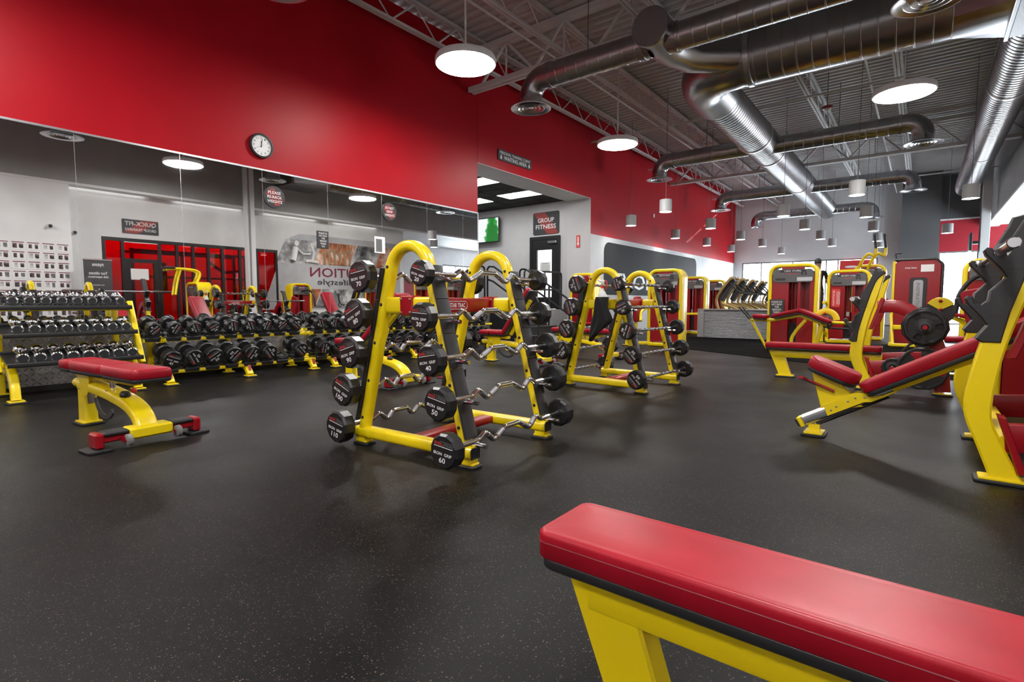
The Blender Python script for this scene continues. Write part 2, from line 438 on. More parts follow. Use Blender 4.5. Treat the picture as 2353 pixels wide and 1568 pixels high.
# left wall: mirrored part, lintel over the recess, far part with its grey band
wl = wallbox('wall_left', -.2, -.004, YB, 8.44, 0, ZC, 'wall_red')
wallbox('wall_lintel', -.78, 0, 8.44, 13.2, 3.85, ZC, 'wall_red', wl)
wallbox('wall_upper', -.78, 0, 13.2, YF, 2.87, ZC, 'wall_red', wl)
wallbox('wall_lower', -.78, 0, 13.2, YF, 0, 2.87, 'wall_light', wl)
for nm, y0, y1 in (('jamb', 13.19, 13.2), ):
    wallbox('jamb', -.78, -.001, 13.195, 13.2, .75, 3.845, 'wall_light', wl)
wallbox('lintel_soffit', -.775, -.002, 8.44, 13.2, 3.842, 3.85, 'wall_grey', wl)
wallbox('wall_back', -.2, XD, YB - .1, YB, 0, ZC, 'wall_light')
# far wall with window openings
fw = wallbox('wall_far', -.2, .38, YF, YF + .2, 0, ZC, 'wall_grey')
for x0, x1, z0, z1, m in ((.38, 5.85, 0, .95, 'wall_grey'), (.38, 5.85, 2.86, ZC, 'wall_grey'), (5.85, 6.6, 0, ZC, 'wall_grey'),
                          (7.85, XD, 4.26, ZC, 'wall_dark'), (7.85, XD, 2.97, 4.2, 'red_wall2'), (10.8, XD, 0, 2.97, 'red_wall2')):
    wallbox('wall_panel', x0, x1, YF, YF + .2, z0, z1, m, fw)
wallbox('wall_pier', 6.6, 7.85, YF - .5, YF + .2, 0, ZC, 'wall_dark', fw)
wallbox('trim_strip', 7.85, XD, YF - .03, YF, 4.2, 4.26, 'trim_white', fw)
# windows of the far wall: frame, mullions, panes
def window(nm, x0, x1, z0, z1, mull, y=YF + .05):
    w_ = struct(MB().box(((x0 + x1) / 2, y, z1 - .03), (x1 - x0, .08, .06)).box(((x0 + x1) / 2, y, z0 + .03), (x1 - x0, .08, .06)).box((x0 + .03, y, (z0 + z1) / 2), (.06, .08, z1 - z0 - .12)).box((x1 - .03, y, (z0 + z1) / 2), (.06, .08, z1 - z0 - .12)).build(nm, 'mid_grey'))
    xs = [x0 + .06] + list(mull) + [x1 - .06]
    for q in mull: MB().box((q, y, (z0 + z1) / 2), (.05, .08, z1 - z0 - .12)).build('mullion', 'mid_grey', w_)
    for a, c in zip(xs, xs[1:]): MB().box(((a + c) / 2, y, (z0 + z1) / 2), (c - a - .05, .01, z1 - z0 - .12)).build('pane', 'glass', w_)
window('window_1', .38, 5.85, .95, 2.86, (1.25, 2.6, 3.95, 4.4))
window('window_2', 7.85, 10.8, 0.05, 2.97, (9.05,))
# red poster banner standing in the window with a white letter
t = thing('window_banner', 'red window banner with white letters on far wall', 'banner', (5.1, YF - .04, 1.9))
b = MB().box((0, 0, 0), (1.25, .01, 1.75)); b.build('sheet', 'print_red', t)
b = MB(); b.text('N M', .95, .75, (0.05, -.008, .0), X, Z); b.ball((-.2, -.01, .6), .2, 12, (1.2, .02, .25)).ball((.0, -.01, .45), .2, 12, (1.2, .02, .22)); b.build('lettering', 'print_white', t)
# soffit along the right, recess ceiling, right walls
so = wallbox('wall_soffit', XS, XS + .35, YB, YF, 3.9, ZC, 'drywall_grey')
wallbox('trim_soffit', XS - .01, XS + .36, YB, YF, 3.84, 3.9, 'trim_white', so)
wallbox('ceiling_recess', XS + .36, XD, YB, YF, 3.9, 3.98, 'wall_white')
wr = wallbox('wall_right', XS, XR, YB, 3.78, 0, 3.84, 'wall_white')          # wall of the member photos
for y0, y1, z0, z1 in ((3.78, 4.5, 0, 3.9), (4.5, 9.3, 2.68, 3.9), (9.3, 14.6, 0, 3.9)):
    wallbox('wall_panel', XR, XR + .15, y0, y1, z0, z1, 'wall_white', wr)
wallbox('wall_return', XR, XD, 14.6, 14.75, 0, 3.9, 'wall_white', wr)
for y0, y1, z0, z1 in ((YB, 20.5, 0, 3.9), (20.5, 26.5, 3.0, 3.9), (20.5, 26.5, 0, .12), (26.5, YF, 0, 3.9)): wallbox('wall_deep', XD, XD + .1, y0, y1, z0, z1, 'wall_white', wr)
w4 = struct(MB().box((XD + .05, 23.5, 2.96), (.08, 6, .08)).box((XD + .05, 23.5, .16), (.08, 6, .08)).build('added_window_4', 'mid_grey'))  # unseen storefront window, added to bring more daylight to the far end
for q in range(7): MB().box((XD + .05, 20.53 + .99 * q, 1.56), (.08, .06, 2.72)).build('mullion', 'mid_grey', w4)
for q in range(6): MB().box((XD + .05, 21.025 + .99 * q, 1.56), (.01, .92, 2.72)).build('pane', 'glass', w4)
wash = struct(MB().box((10.8, 7.0, 3.89), (1.2, 5.4, .02)).build('ceiling_training', 'wall_white'))
for q in range(4): MB().box((10.8, 4.9 + 1.4 * q, 3.875), (1.1, .6, .012)).build('light_panel', 'lamp_panel', wash)
for q in range(4): MB().box((XS + .39, 4.6 + 2.6 * q, 3.894), (.05, 1.9, .012)).build('light_strip', 'lamp_wash', wash)
wallbox('wall_closet', XR, XD, 3.6, 3.75, 0, 3.9, 'wall_white', wr)
wallbox('wall_room_back', 11.9, 12.0, 3.75, 14.6, 0, 3.9, 'wall_white', wr)
# red tinted storefront of the training room
sf = struct(MB().box((XR + .03, 6.9, 2.64), (.1, 4.8, .09)).box((XR + .03, 6.9, .05), (.1, 4.8, .1)).build('window_3', 'black_paint'))
MULL = [4.54, 4.96, 5.84, 6.28, 6.71, 7.13, 7.54, 8.07, 8.61, 9.26]
for q in MULL: MB().box((XR + .03, q, 1.35), (.1, .07, 2.5)).build('mullion', 'black_paint', sf)
for a, c in zip(MULL, MULL[1:]):
    if a == 4.96:
        MB().box((XR + .04, 5.4, 2.36), (.012, .8, .44)).build('pane', 'red_glass', sf)
    else: MB().box((XR + .04, (a + c) / 2, 1.35), (.012, c - a - .07, 2.5)).build('pane', 'red_glass', sf)
d = struct(MB().box((XR + .03, 5.4, 2.09), (.08, .81, .1)).box((XR + .03, 5.4, .2), (.08, .81, .2)).box((XR + .03, 5.06, 1.17), (.08, .13, 1.75)).box((XR + .03, 5.74, 1.17), (.08, .13, 1.75)).build('door_1', 'black_paint'))
MB().box((XR + .03, 5.4, 1.17), (.012, .55, 1.75)).build('pane', 'red_glass', d)
MB().sweep(fillet([(XR - .02, 5.72, 1.3), (XR - .08, 5.72, 1.3), (XR - .08, 5.72, .95), (XR - .02, 5.72, .95)], .03), .014).build('door_handle', 'black_paint', d)
MB().box((XR - .03, 5.32, 1.72), (.006, .42, .3)).build('notice_sheet', 'paper', d)
# training rig behind the red glass
t = thing('training_rig', 'dark steel training rig behind the red tinted glass', 'exercise rig', (10.9, 7.0, 0))
for yy in (-1.6, 0, 1.6):
    for xx in (-.4, .4): MB().box((xx, yy, 1.25), (.08, .08, 2.5), .01).build('post', 'black_paint', t)
MB().box((-.4, 0, 2.45), (.07, 3.3, .07)).box((.4, 0, 2.45), (.07, 3.3, .07)).box((-.4, 0, 1.7), (.06, 3.3, .06)).build('crossbar', 'black_paint', t)
MB().lathe([(.05, 0), (.17, .04), (.17, .9), (.05, .95)], (-.4, -.9, 1.2), Z, 14).build('punch_bag', 'black_plastic', t)
MB().sweep(fillet([(-.4, .5, 2.2), (-.6, .8, 1.9), (-.6, 1.3, 1.95)], .1), .05).build('arm', 'black_paint', t)
# columns beside the soffit
def column(y, lab):
    t = thing('steel_column', lab, 'column', (8.98, y, 0))
    MB().box((0, 0, 3.03), (.24, .24, 6.06), .012).build('shaft', 'white_plastic', t)
    MB().sweep([(-.14, -.06, 1.3), (-.14, -.06, 5.9)], .016).build('conduit', 'mid_grey', t)
    MB().box((-.15, -.06, 1.3), (.06, .09, .13), .008).build('outlet_box', 'mid_grey', t)
column(8.05, 'grey steel column with conduit reflected in the mirror beside red glass')
column(23.8, 'tall grey steel column near far wall with a screen on it')
t = thing('wall_screen', 'flat screen seen from the side on the far steel column', 'television', (8.62, 23.72, 2.95))
MB().box((0, 0, 0), (.06, .95, .6), .01).build('casing', 'black_plastic', t)
MB().box((-.035, 0, 0), (.006, .9, .55)).build('screen', 'dark_grey', t)
MB().box((.11, 0, 0), (.18, .1, .1)).build('bracket', 'black_paint', t)
# wall of member photographs
for r_ in range(8):
    for c_ in range(7):
        y = 3.60 - c_ * .272; z = 2.27 - r_ * .225
        if z < .6: continue
        t = thing('photo_sheet', 'white photo sheet with red heading, row %s, column %s on the member wall' % (ORD[r_], ORD[c_]), 'photo sheet', (XS - .003, y, z), 0, 'member photo sheets')
        MB().box((0, 0, 0), (.004, .235, .185)).build('sheet', 'paper', t)
        MB().box((-.003, 0, .078), (.003, .215, .02)).build('heading', 'maroon', t)
        for sgn in (-1, 1):
            wd, hh = random.uniform(.055, .09), random.uniform(.09, .115)
            MB().box((-.003, sgn * .055, -.005), (.003, wd, hh)).build('photo', random.choice(['photo_small', 'photo_small', 'photo_grey']), t)
# security cameras
for i, (x, y, z) in enumerate(((XS - .06, 3.38, 2.78), (XR - .05, 3.95, 2.72))):
    t = thing('security_camera', ('round white security camera high on the member photo wall', 'small dark security camera on the wall beside the photo wall')[i], 'camera', (x, y, z))
    MB().lathe([(.02, .06), (.055, .05), (.055, .03), (.045, .01)], (0, 0, 0), X, 14).build('mount', 'white_plastic', t)
    MB().ball((-.01, 0, 0), .04, 12).build('lens', 'black_plastic', t)
# banner stand
t = thing('banner_stand', 'dark grey roll-up banner reading Your ultimate club experience', 'banner', (8.95, 4.2, 0))
MB().box((0, 0, .04), (.14, .62, .08), .01).build('base', 'aluminium', t)
MB().box((0, 0, 1.04), (.01, .58, 1.94)).build('sheet', 'dark_grey', t)
MB().box((0, 0, 2.015), (.03, .6, .03)).build('top_rail', 'aluminium', t)
b = MB(); nY = -Y
b.text('myzone', .23, .09, (-.007, 0, 1.87), nY, Z); b.text('Your ultimate', .38, .075, (-.007, 0, 1.68), nY, Z); b.text('club experience', .42, .075, (-.007, 0, 1.58), nY, Z); b.text('WHY MYZONE', .24, .025, (-.007, 0, 1.38), nY, Z)
b.build('lettering', 'print_white', t)
# quick-fit sign
def rsign(name, label, loc, rotz, wd, hh, lines, rnd=.03, hexband=True, back='print_dark', cat='sign', hexdir=1):
    """sign plate facing local -y"""
    t = thing(name, label, cat, loc, rotz)
    MB().prismb(rrect(wd, hh, rnd, 4), (0, 0, 0), X, Z, -Y, .02, .004).build('plate', back, t)
    if hexband:
        MB().prism([(-.5 * wd + .015, .5 * hh - .015), (-.02 * wd, .5 * hh - .015), (.5 * wd - .015, -.5 * hh + .015), (.05 * wd, -.5 * hh + .015)], (0, -.0115, 0), X, Z, -Y, .001).build('pattern', 'hexprint', t)
    b = MB()
    for s_, w_, h_, z_ in lines: b.text(s_, w_, h_, (0, -.0135, z_), X, Z)
    b.build('lettering', 'print_white', t)
    return t
rsign('room_sign', 'black and red sign reading QUICK-FIT GROUP TRAINING above red windows', (XR - .012, 5.4, 3.01), -PI / 2, .86, .38, [('QUICK-FIT', .74, .13, .07), ('GROUP TRAINING', .74, .075, -.08)], .02)
# big wall graphic on the right wall
t = thing('wall_graphic', 'silver wall graphic with sport photographs and the word EVOLUTION', 'wall graphic', (XR, 0, 0))
def wq(pts, off=.006, th=.004): return MB().prism(pts, (-off, 0, 0), Y, Z, X, th)
wq([(8.72, .7), (9.55, 2.85), (9.75, 3.15), (10.1, 3.3), (10.6, 3.32), (14.55, 3.32), (14.55, .7)]).build('field', 'silver_print', t)
for i, (y0, y1, m_) in enumerate(((9.62, 10.95, 'photo_grey'), (11.0, 12.45, 'photo_warm'), (12.5, 13.6, 'photo_grey'), (13.65, 14.5, 'photo_warm'))):
    k = .38
    wq([(y0 - k, 2.3), (y1 - k, 2.3), (y1, 3.1), (y0, 3.1)], .012).build('photo', m_, t)
for i, (y0, y1, m_) in enumerate(((9.9, 10.9, 'photo_warm'), (10.95, 12.4, 'photo_grey'), (12.5, 13.9, 'photo_grey'))):
    wq([(y0 - .3, .75), (y1 - .3, .75), (y1, 1.42), (y0, 1.42)], .012).build('photo', m_, t)
b = MB(); b.text('EVOLUTION', 3.35, .34, (-.014, 12.15, 2.02), -Y, Z); b.build('lettering', ['maroon'], t)
b = MB(); b.text('Your lifestyle', 2.5, .28, (-.014, 12.0, 1.65), -Y, Z); b.build('lettering', ['print_dark'], t)
# training figures in the two upper photographs and the jumping figure below
b = MB()
def fig(pts, r): b.sweep([(-.017, p[0], p[1]) for p in pts], r)
b.ball((-.016, 10.0, 2.98), .09, 10, (.1, 1, 1.1)); fig([(9.96, 2.84), (9.92, 2.7), (9.88, 2.5), (9.84, 2.38)], .1); fig([(10.0, 2.8), (10.22, 2.62), (10.5, 2.64)], .04); fig([(10.3, 2.38), (10.5, 2.4), (10.8, 2.36)], .06); fig([(10.58, 2.42), (10.64, 2.7), (10.52, 3.0)], .035)
b.build('figure', 'print_white', t)
for q in range(6):
    b = MB(); y_ = 11.05 + .21 * q; k = .06 * ((q * 7) % 3)
    b.ball((-.016, y_, 2.72 + k), .06, 10, (.1, 1, 1.2)); fig([(y_, 2.66 + k), (y_ + .02, 2.45), (y_, 2.32)], .045); fig([(y_, 2.62 + k), (y_ - .1, 2.74 + k), (y_ - .05, 2.98 + k)], .018); fig([(y_, 2.62 + k), (y_ + .1, 2.76 + k), (y_ + .14, 2.95 + k)], .018); b.build('figure', 'pattern_print', t)
b = MB(); b.ball((-.016, 11.6, 1.24), .05, 10, (.1, 1, 1.1)); fig([(11.6, 1.2), (11.62, 1.0), (11.66, .92)], .03); fig([(11.62, 1.16), (11.75, 1.3), (11.72, 1.38)], .012); fig([(11.58, 1.16), (11.48, 1.3), (11.46, 1.38)], .012); fig([(11.66, .94), (11.74, .84), (11.85, .88)], .016); fig([(11.6, .93), (11.6, .82), (11.7, .78)], .016); b.build('figure', 'print_dark', t)
# reception wall seen in the mirror
t = rsign('club_sign', 'long black sign with italic words over the reception seen in the mirror', (XD - .02, 16.6, 2.9), -PI / 2, 2.3, .62, [('EVOLUTION', 1.9, .22, .08), ('EXPERT ADVICE LASTING RESULTS', 1.9, .09, -.16)], .04, False)
MB().prismb([(14.9, .0), (15.0, .9), (15.3, 1.8), (15.8, 2.2), (20.3, 2.2), (20.3, 0)], (XD - .05, 0, 0), Y, Z, X, .08).build('reception_panel', 'red_wall2', None)
tag(bpy.data.objects['reception_panel'], 'red curved reception panel against the far right wall', 'wall panel')
# ------------------------------------------------------------------ ceiling: fluted deck, joists, girders
vs, fs = [], []; n = int((YF - YB) / .2)
for i in range(n + 1):
    y = YB + i * .2
    for dy, z in ((0, ZC), (.07, ZC), (.1, ZC + .045), (.17, ZC + .045)): vs += [(-.8, y + dy, z), (XS + .4, y + dy, z)]
for j in range(4 * (n + 1) - 1): fs.append((2 * j, 2 * j + 1, 2 * j + 3, 2 * j + 2))
b = MB(); b.add(vs, fs); b.box((4.3, 11.2, ZC + .2), (10.6, 32.6, .08)); ceil = struct(b.build('ceiling', 'deck', ang=10))
for i, x in enumerate([.35 + 1.62 * k for k in range(6)]):
    j = MB().box((x - .035, 11.2, 6.04), (.05, 32.3, .05)).box((x + .035, 11.2, 6.04), (.05, 32.3, .05)).box((x - .03, 11.2, 5.57), (.04, 32.3, .045)).box((x + .03, 11.2, 5.57), (.04, 32.3, .045)).build('roof_joist', 'joist', ceil)
    b = MB(); y = YB; k = 0; step = .52
    while y < YF - step:
        b.sweep([(x, y, 5.57 if k % 2 else 6.03), (x, y + step, 6.03 if k % 2 else 5.57)], ngon(.016, 4)); y += step; k += 1
    b.build('web', 'joist', j)
for y in (-2.5, 8.2, 18.9):
    x0, x1 = .05, XS
    g = MB().box((4.65, y - .06, 5.2), (9.2, .07, .09)).box((4.65, y + .06, 5.2), (9.2, .07, .09)).box((4.65, y, 5.92), (9.2, .16, .1)).build('girder', 'joist', ceil)
    for i in range(7):
        xa = .3 + i * 1.3
        b = MB().sweep([(xa, y, 5.22), (xa + .65, y, 5.9)], rrect(.05, .05, .008, 1)); b.sweep([(xa + .65, y, 5.9), (xa + 1.3, y, 5.22)], rrect(.05, .05, .008, 1)); b.sweep([(xa + .65, y, 5.9), (xa + .65, y, 5.2)], rrect(.03, .03, .005, 1)); b.build('web', 'joist', g)
for x, y0, y1, z in ((2.0, 4.5, 27, 5.35), (6.4, 9, 27, 5.42)):   # conduit runs and sprinkler pipes
    MB().sweep([(x, y0, z), (x, y1, z)], .02).build('conduit', 'joist', ceil)
for y, z in ((13.0, 5.3), (16.8, 5.3), (23.5, 5.35)):
    MB().sweep([(.1, y, z), (9.2, y, z)], .025).build('sprinkler_pipe', 'joist', ceil)
# ------------------------------------------------------------------ ducts and diffusers
def diffuser(x, y, parent, z=4.4, r=.36):
    d = MB().lathe([(.2, .16), (.21, .06), (r * .8, .045), (r, .012), (r, 0), (r * .93, .0), (r * .78, .03), (.2, .05)], (x, y, z), Z, 28, cap=False).build('diffuser', 'aluminium', parent, 50)
    for k, rr in enumerate((.68, .48, .28)):
        MB().lathe([(r * rr, .0 + .005 * k), (r * (rr - .04), -.004 + .005 * k), (r * (rr - .16), .05), (r * (rr - .12), .055)], (x, y, z), Z, 24, cap=False).build('cone_ring', 'aluminium', d, 50)
    MB().lathe([(.001, .01), (.05, .012), (.055, .02), (.001, .03)], (x, y, z), Z, 14, cap=False).build('cone_ring', 'aluminium', d, 50)
def elbow_branch(xd, y, x_end, parent, zc=4.88, r=.2, z0=4.45):
    sgn = 1 if x_end > xd else -1
    MB().sweep([(xd, y, z0)] + arc((xd + sgn * .3, y, zc - .3), .3, 180 if sgn > 0 else 0, 90, 8) + [(xd + sgn * .42, y, zc)], ngon(r, 20), side=Y).build('elbow', 'duct_plain', parent, 50)
    MB().ribbed((xd + sgn * .42, y, zc), (x_end, y, zc), r, .2, 22, .004).build('branch_duct', 'duct_plain', parent, 25)
    for q in (xd + sgn * .42, x_end - sgn * .12): MB().lathe([(r, -.04), (r + .018, -.035), (r + .018, .035), (r, .04)], (q, y, zc), X, 20, cap=False).build('collar', 'duct_plain', parent, 50)
du = thing('supply_duct', 'long bright spiral supply duct down the middle with side branches', 'air duct', (0, 0, 0))
MB().ribbed((4.05, 10.9, 4.98), (3.95, 26.9, 4.98), .40, .125, 28).build('trunk_duct', 'duct_plain', du, 25)
MB().lathe([(.40, 0), (.38, .04), (.001, .05)], (3.95, 26.9, 4.98), Y, 28, cap=False).build('end_cap', 'duct_plain', du)
for q in (14.0, 15.6, 20.0): MB().lathe([(.40, -.05), (.42, -.045), (.42, .045), (.40, .05)], (4.05 - .1 * (q - 10.9) / 16, q, 4.98), Y, 28, cap=False).build('collar', 'aluminium', du, 50)
MB().sweep([(4.05, 10.95, 4.98)] + arc((4.75, 10.4, 5.02), .7, 180, 270, 10, X, Y) + [(4.95, 9.7, 5.05)], ngon(.43, 28), side=Z).build('elbow', 'duct_plain', du, 50)
MB().ribbed((4.9, 9.7, 5.05), (7.6, 9.7, 5.05), .45, .2, 28, .004).build('header_duct', 'duct_plain', du, 25)
MB().lathe([(.45, -.05), (.475, -.04), (.475, .04), (.45, .05)], (5.0, 9.7, 5.05), X, 28, cap=False).build('collar', 'aluminium', du, 50)
# square-to-round transition and the rectangular plenum
ring0 = [V(7.6, 9.7 + .45 * a, 5.05 + .45 * c) for a, c in ngon(1, 24)]
sq = []
for a, c in ngon(1, 24):
    m_ = max(abs(a), abs(c)); sq.append(V(8.2, 9.7 + .62 * a / m_, 5.15 + .5 * c / m_))
MB().loft([ring0, sq], True).build('transition', 'duct_plain', du, 20)
MB().box((8.85, 9.7, 5.15), (1.3, 1.28, 1.02), .01).build('plenum', 'duct_plain', du)
MB().box((8.2, 9.7, 5.15), (.05, 1.34, 1.08), .008).build('flange', 'aluminium', du)
# capped stub with the first pair of branches
MB().sweep([(4.1, 7.6, 4.98), (4.1, 8.35, 4.98), (4.25, 8.9, 5.0), (4.7, 9.4, 5.03), (5.1, 9.7, 5.05)], ngon(.27, 24)).build('stub_duct', 'duct_plain', du, 50)
MB().lathe([(.001, -.012), (.28, -.01), (.285, .02), (.27, .03)], (4.1, 7.6, 4.98), Y, 28, cap=False).build('end_cap', 'duct_plain', du)
for xd, y, xe in ((1.75, 7.9, 4.0), (7.34, 7.95, 4.25), (1.4, 14.6, 3.95), (7.29, 14.8, 4.15), (1.26, 20.8, 3.9), (7.05, 20.8, 4.1), (1.2, 26.4, 3.9), (5.7, 26.4, 4.0)):
    elbow_branch(xd, y, xe, du); diffuser(xd, y, du)
d2 = thing('branch_duct_run', 'galvanised duct run with round diffusers above the dumbbells', 'air duct', (0, 0, 0))
for xd, xe in ((1.72, 4.3), (6.9, 4.3)): elbow_branch(xd, 3.2, xe, d2, 5.0, .2); diffuser(xd, 3.2, d2)
d3 = thing('return_duct', 'bright spiral duct along the right side ending above the pendants', 'air duct', (0, 0, 0))
MB().ribbed((8.55, 10.42, 5.0), (8.5, 24.8, 5.0), .33, .125, 26).build('trunk_duct', 'duct_plain', d3, 25)
MB().lathe([(.33, 0), (.3, .2), (.001, .22)], (8.5, 24.8, 5.0), Y, 26, cap=False).build('end_cap', 'dark_grey', d3, 50)
for q in (13.5, 19.0, 23.5): MB().lathe([(.33, -.04), (.345, -.035), (.345, .035), (.33, .04)], (8.55 - .05 * (q - 9.9) / 15, q, 5.0), Y, 26, cap=False).build('collar', 'aluminium', d3, 50)
# duct hangers
b = MB()
for x, y, z in ((2.9, 7.9, 5.1), (5.6, 7.95, 5.1), (4.05, 12.5, 5.4), (4.0, 18, 5.4), (4.0, 24, 5.4), (8.5, 14, 5.35), (2.7, 14.6, 5.1), (5.7, 14.8, 5.1), (2.6, 20.8, 5.1), (5.6, 20.8, 5.1)):
    MB().cyl((x, y, z - .02), (x, y, 6.08), .008, 6).build('hanger_rod', 'mid_grey', du if x != 8.5 else d3)
# ------------------------------------------------------------------ lamps
def disc_lamp(x, y, lab, z=4.3, r=.43):
    t = thing('disc_pendant_lamp', lab, 'pendant lamp', (x, y, z), 0, 'round disc pendants')
    MB().lathe([(r * .3, .11), (r * .97, .085), (r, .05), (r, .0), (r * .965, -.008), (r * .965, .0)], (0, 0, 0), Z, 40, cap=False).lathe([(.001, .115), (r * .3, .11)], (0, 0, 0), Z, 40, cap=False).build('housing', 'white_plastic', t, 40)
    MB().lathe([(r * .965, -.004), (r * .95, -.012), (r * .6, -.022), (.001, -.026)], (0, 0, 0), Z, 40, cap=False).build('diffuser', 'lamp_disc', t, 60)
    MB().cyl((0, 0, .1), (0, 0, ZC - z - .02), .012, 8).build('stem', 'white_plastic', t)
    MB().lathe([(.06, 0), (.06, .03)], (0, 0, ZC - z - .06), Z, 14).build('canopy', 'white_plastic', t)
disc_lamp(2.2, 5.7, 'glowing round white disc pendant nearest, in front of the red wall')
disc_lamp(2.15, 10.5, 'glowing round disc pendant over the recess with the waiting sign')
disc_lamp(7.05, 10.8, 'glowing round disc pendant at right below the big header duct')
disc_lamp(6.95, 5.5, 'glowing round disc pendant seen left of the clock in the mirror')
disc_lamp(2.2, .8, 'round disc pendant hanging over the chrome dumbbell rack')
disc_lamp(6.95, .5, 'round disc pendant hanging over the foreground flat bench')
disc_lamp(6.95, -3.6, 'round disc pendant behind the camera on the right')
disc_lamp(2.2, -3.6, 'round disc pendant behind the camera on the left')
PEN = [(6.07, 15.35), (8.27, 17.56), (1.52, 14.81), (-0.45, 16.74), (3.85, 17.52), (5.97, 19.45), (3.84, 21.34), (1.45, 19.09), (5.91, 23.35), (-0.57, 21.11), (-0.46, 24.7), (-0.42, 28.43), (1.4, 23.17), (1.46, 26.64), (1.37, 30.67), (3.82, 25.04), (3.82, 28.46), (5.81, 27.31), (5.75, 30.42), (8.05, 25.72)]
NEAR = ['over the treadmills', 'beside the red wall', 'under the middle duct', 'near the far windows', 'by the far corner']
rows = {}
for i, (px_, py_) in enumerate(PEN):
    x, y = CAMX - (CAMX - px_) * .8545, py_ * .8545
    if 4 < x < 5: x = 4.52
    y += {4: .16, 14: .5}.get(i, 0)
    side = 'against the red wall' if x < 1.2 else 'in the left row' if x < 3 else 'in the middle row' if x < 5.2 else 'in the right row' if x < 7 else 'at the soffit'
    k = rows.get(side, 0); rows[side] = k + 1
    lab = 'small white cylinder pendant %s, %s from the camera' % (side, ORD[k])
    if i == 0:
        p0 = t = thing('cylinder_pendant_lamp', lab, 'pendant lamp', (x, y, 3.3), 0, 'small cylinder pendants')
        MB().lathe([(.001, .145), (.14, .145), (.147, .135), (.147, -.13), (.155, -.145), (.155, -.15), (.138, -.15), (.138, -.1)], (0, 0, 0), Z, 24, cap=False).build('shade', 'lamp_shade', t, 40)
        MB().lathe([(.136, -.1), (.136, -.11), (.001, -.112)], (0, 0, 0), Z, 20, cap=False).build('lamp', 'lamp_pendant', t, 60)
        MB().cyl((0, 0, .14), (0, 0, ZC - 3.3 + .04), .006, 6).build('cord', 'mid_grey', t)
    else: dup(p0, (x, y, 3.3), 0, lab)
# smoke alarm and sprinkler heads
t = thing('fire_strobe', 'small red fire strobe hanging under the roof deck', 'alarm', (5.55, 14.0, 5.28))
MB().lathe([(.10, .0), (.12, .03), (.10, .06), (.02, .07)], (0, 0, 0), Z, 16).build('housing', 'red_paint', t); MB().lathe([(.001, -.04), (.05, -.02), (.06, .0)], (0, 0, 0), Z, 14, cap=False).build('lens', 'white_plastic', t); MB().cyl((0, 0, .06), (0, 0, .8), .01, 6).build('stem', 'mid_grey', t)
# ------------------------------------------------------------------ mirror wall
mr = thing('wall_mirror', 'long frameless mirror wall above the dumbbell racks', 'mirror', (0, 0, 0))
SEAM = [-1.4, -.35, .70, 1.755, 2.805, 3.85, 4.885, 5.936, 6.988, 7.975, 8.43]
for a, c in zip(SEAM, SEAM[1:]):
    MB().box((.003, (a + c) / 2, 1.71), (.006, c - a - .004, 2.18)).build('mirror_panel', 'mirror', mr)
    MB().box((.002, c, 1.71), (.0075, .004, 2.18)).build('seam', 'mirror_edge', mr)
MB().box((.006, 3.5, 2.812), (.02, 9.86, .022)).build('top_channel', 'aluminium', mr)
MB().box((.004, 8.436, 1.71), (.02, .012, 2.2)).build('edge_channel', 'aluminium', mr)
kp = thing('kick_plate', 'diamond tread plate along the foot of the mirror wall', 'wall panel', (0, 0, 0))
for i in range(8):
    MB().box((.006, -1.4 + 1.23 * (i + .5), .34), (.012, 1.228, .56)).build('plate', 'tread_x', kp)
struct(MB().box((.01, 3.5, .03), (.02, 9.84, .06)).build('baseboard_left', 'black_rubber'))
# ------------------------------------------------------------------ wall clock and signs on the left wall
t = thing('wall_clock', 'round white clock in a black rim on red wall', 'clock', (0, 3.845, 3.135))
MB().lathe([(.165, 0), (.17, .02), (.165, .045), (.145, .05), (.142, .03)], (0, 0, 0), X, 40, cap=False).build('rim', 'black_plastic', t, 40)
MB().lathe([(.142, .032), (.134, .036), (.134, .03)], (0, 0, 0), X, 40, cap=False).build('bezel', 'white_plastic', t, 40)
MB().lathe([(.001, .024), (.136, .024)], (0, 0, 0), X, 40, cap=False).build('dial', 'paper', t)
b = MB()
for k in range(12):
    a = math.radians(90 - 30 * (k + 1)); b.text(str(k + 1), .018 if k < 9 else .026, .024, (.026, .107 * math.cos(a), .107 * math.sin(a)), Y, Z)
b.build('numerals', 'print_dark', t)
MB().prism([(-.006, -.02), (.006, -.02), (.003, .065), (-.003, .065)], (.028, 0, 0), Y, Z, X, .002).build('hour_hand', 'print_dark', t)
MB().prism([(-.012, -.02), (.0, -.022), (.017, .095), (.011, .096)], (.031, 0, 0), Y, Z, X, .002).build('minute_hand', 'print_dark', t)
MB().prism([(.03, .018), (.031, .016), (-.085, -.046), (-.086, -.044)], (.033, 0, 0), Y, Z, X, .001).build('second_hand', 'print_dark', t)
t = rsign('waiting_sign', 'black sign reading PERSONAL TRAINING CLIENT WAITING AREA on red wall', (.012, 9.71, 4.165), PI / 2, 1.24, .235, [('PERSONAL TRAINING CLIENT', 1.12, .062, .052), ('WAITING AREA', .84, .085, -.045)], .02, False)
b = MB()
for q in (-.52, .52): b.prism([(q - .015, -.0), (q + .015, 0), (q + .015, -.045), (q + .04, -.045), (q, -.1), (q - .04, -.045), (q - .015, -.045)], (0, -.0135, 0), X, Z, -Y, .001)
b.build('arrow', 'print_white', t)
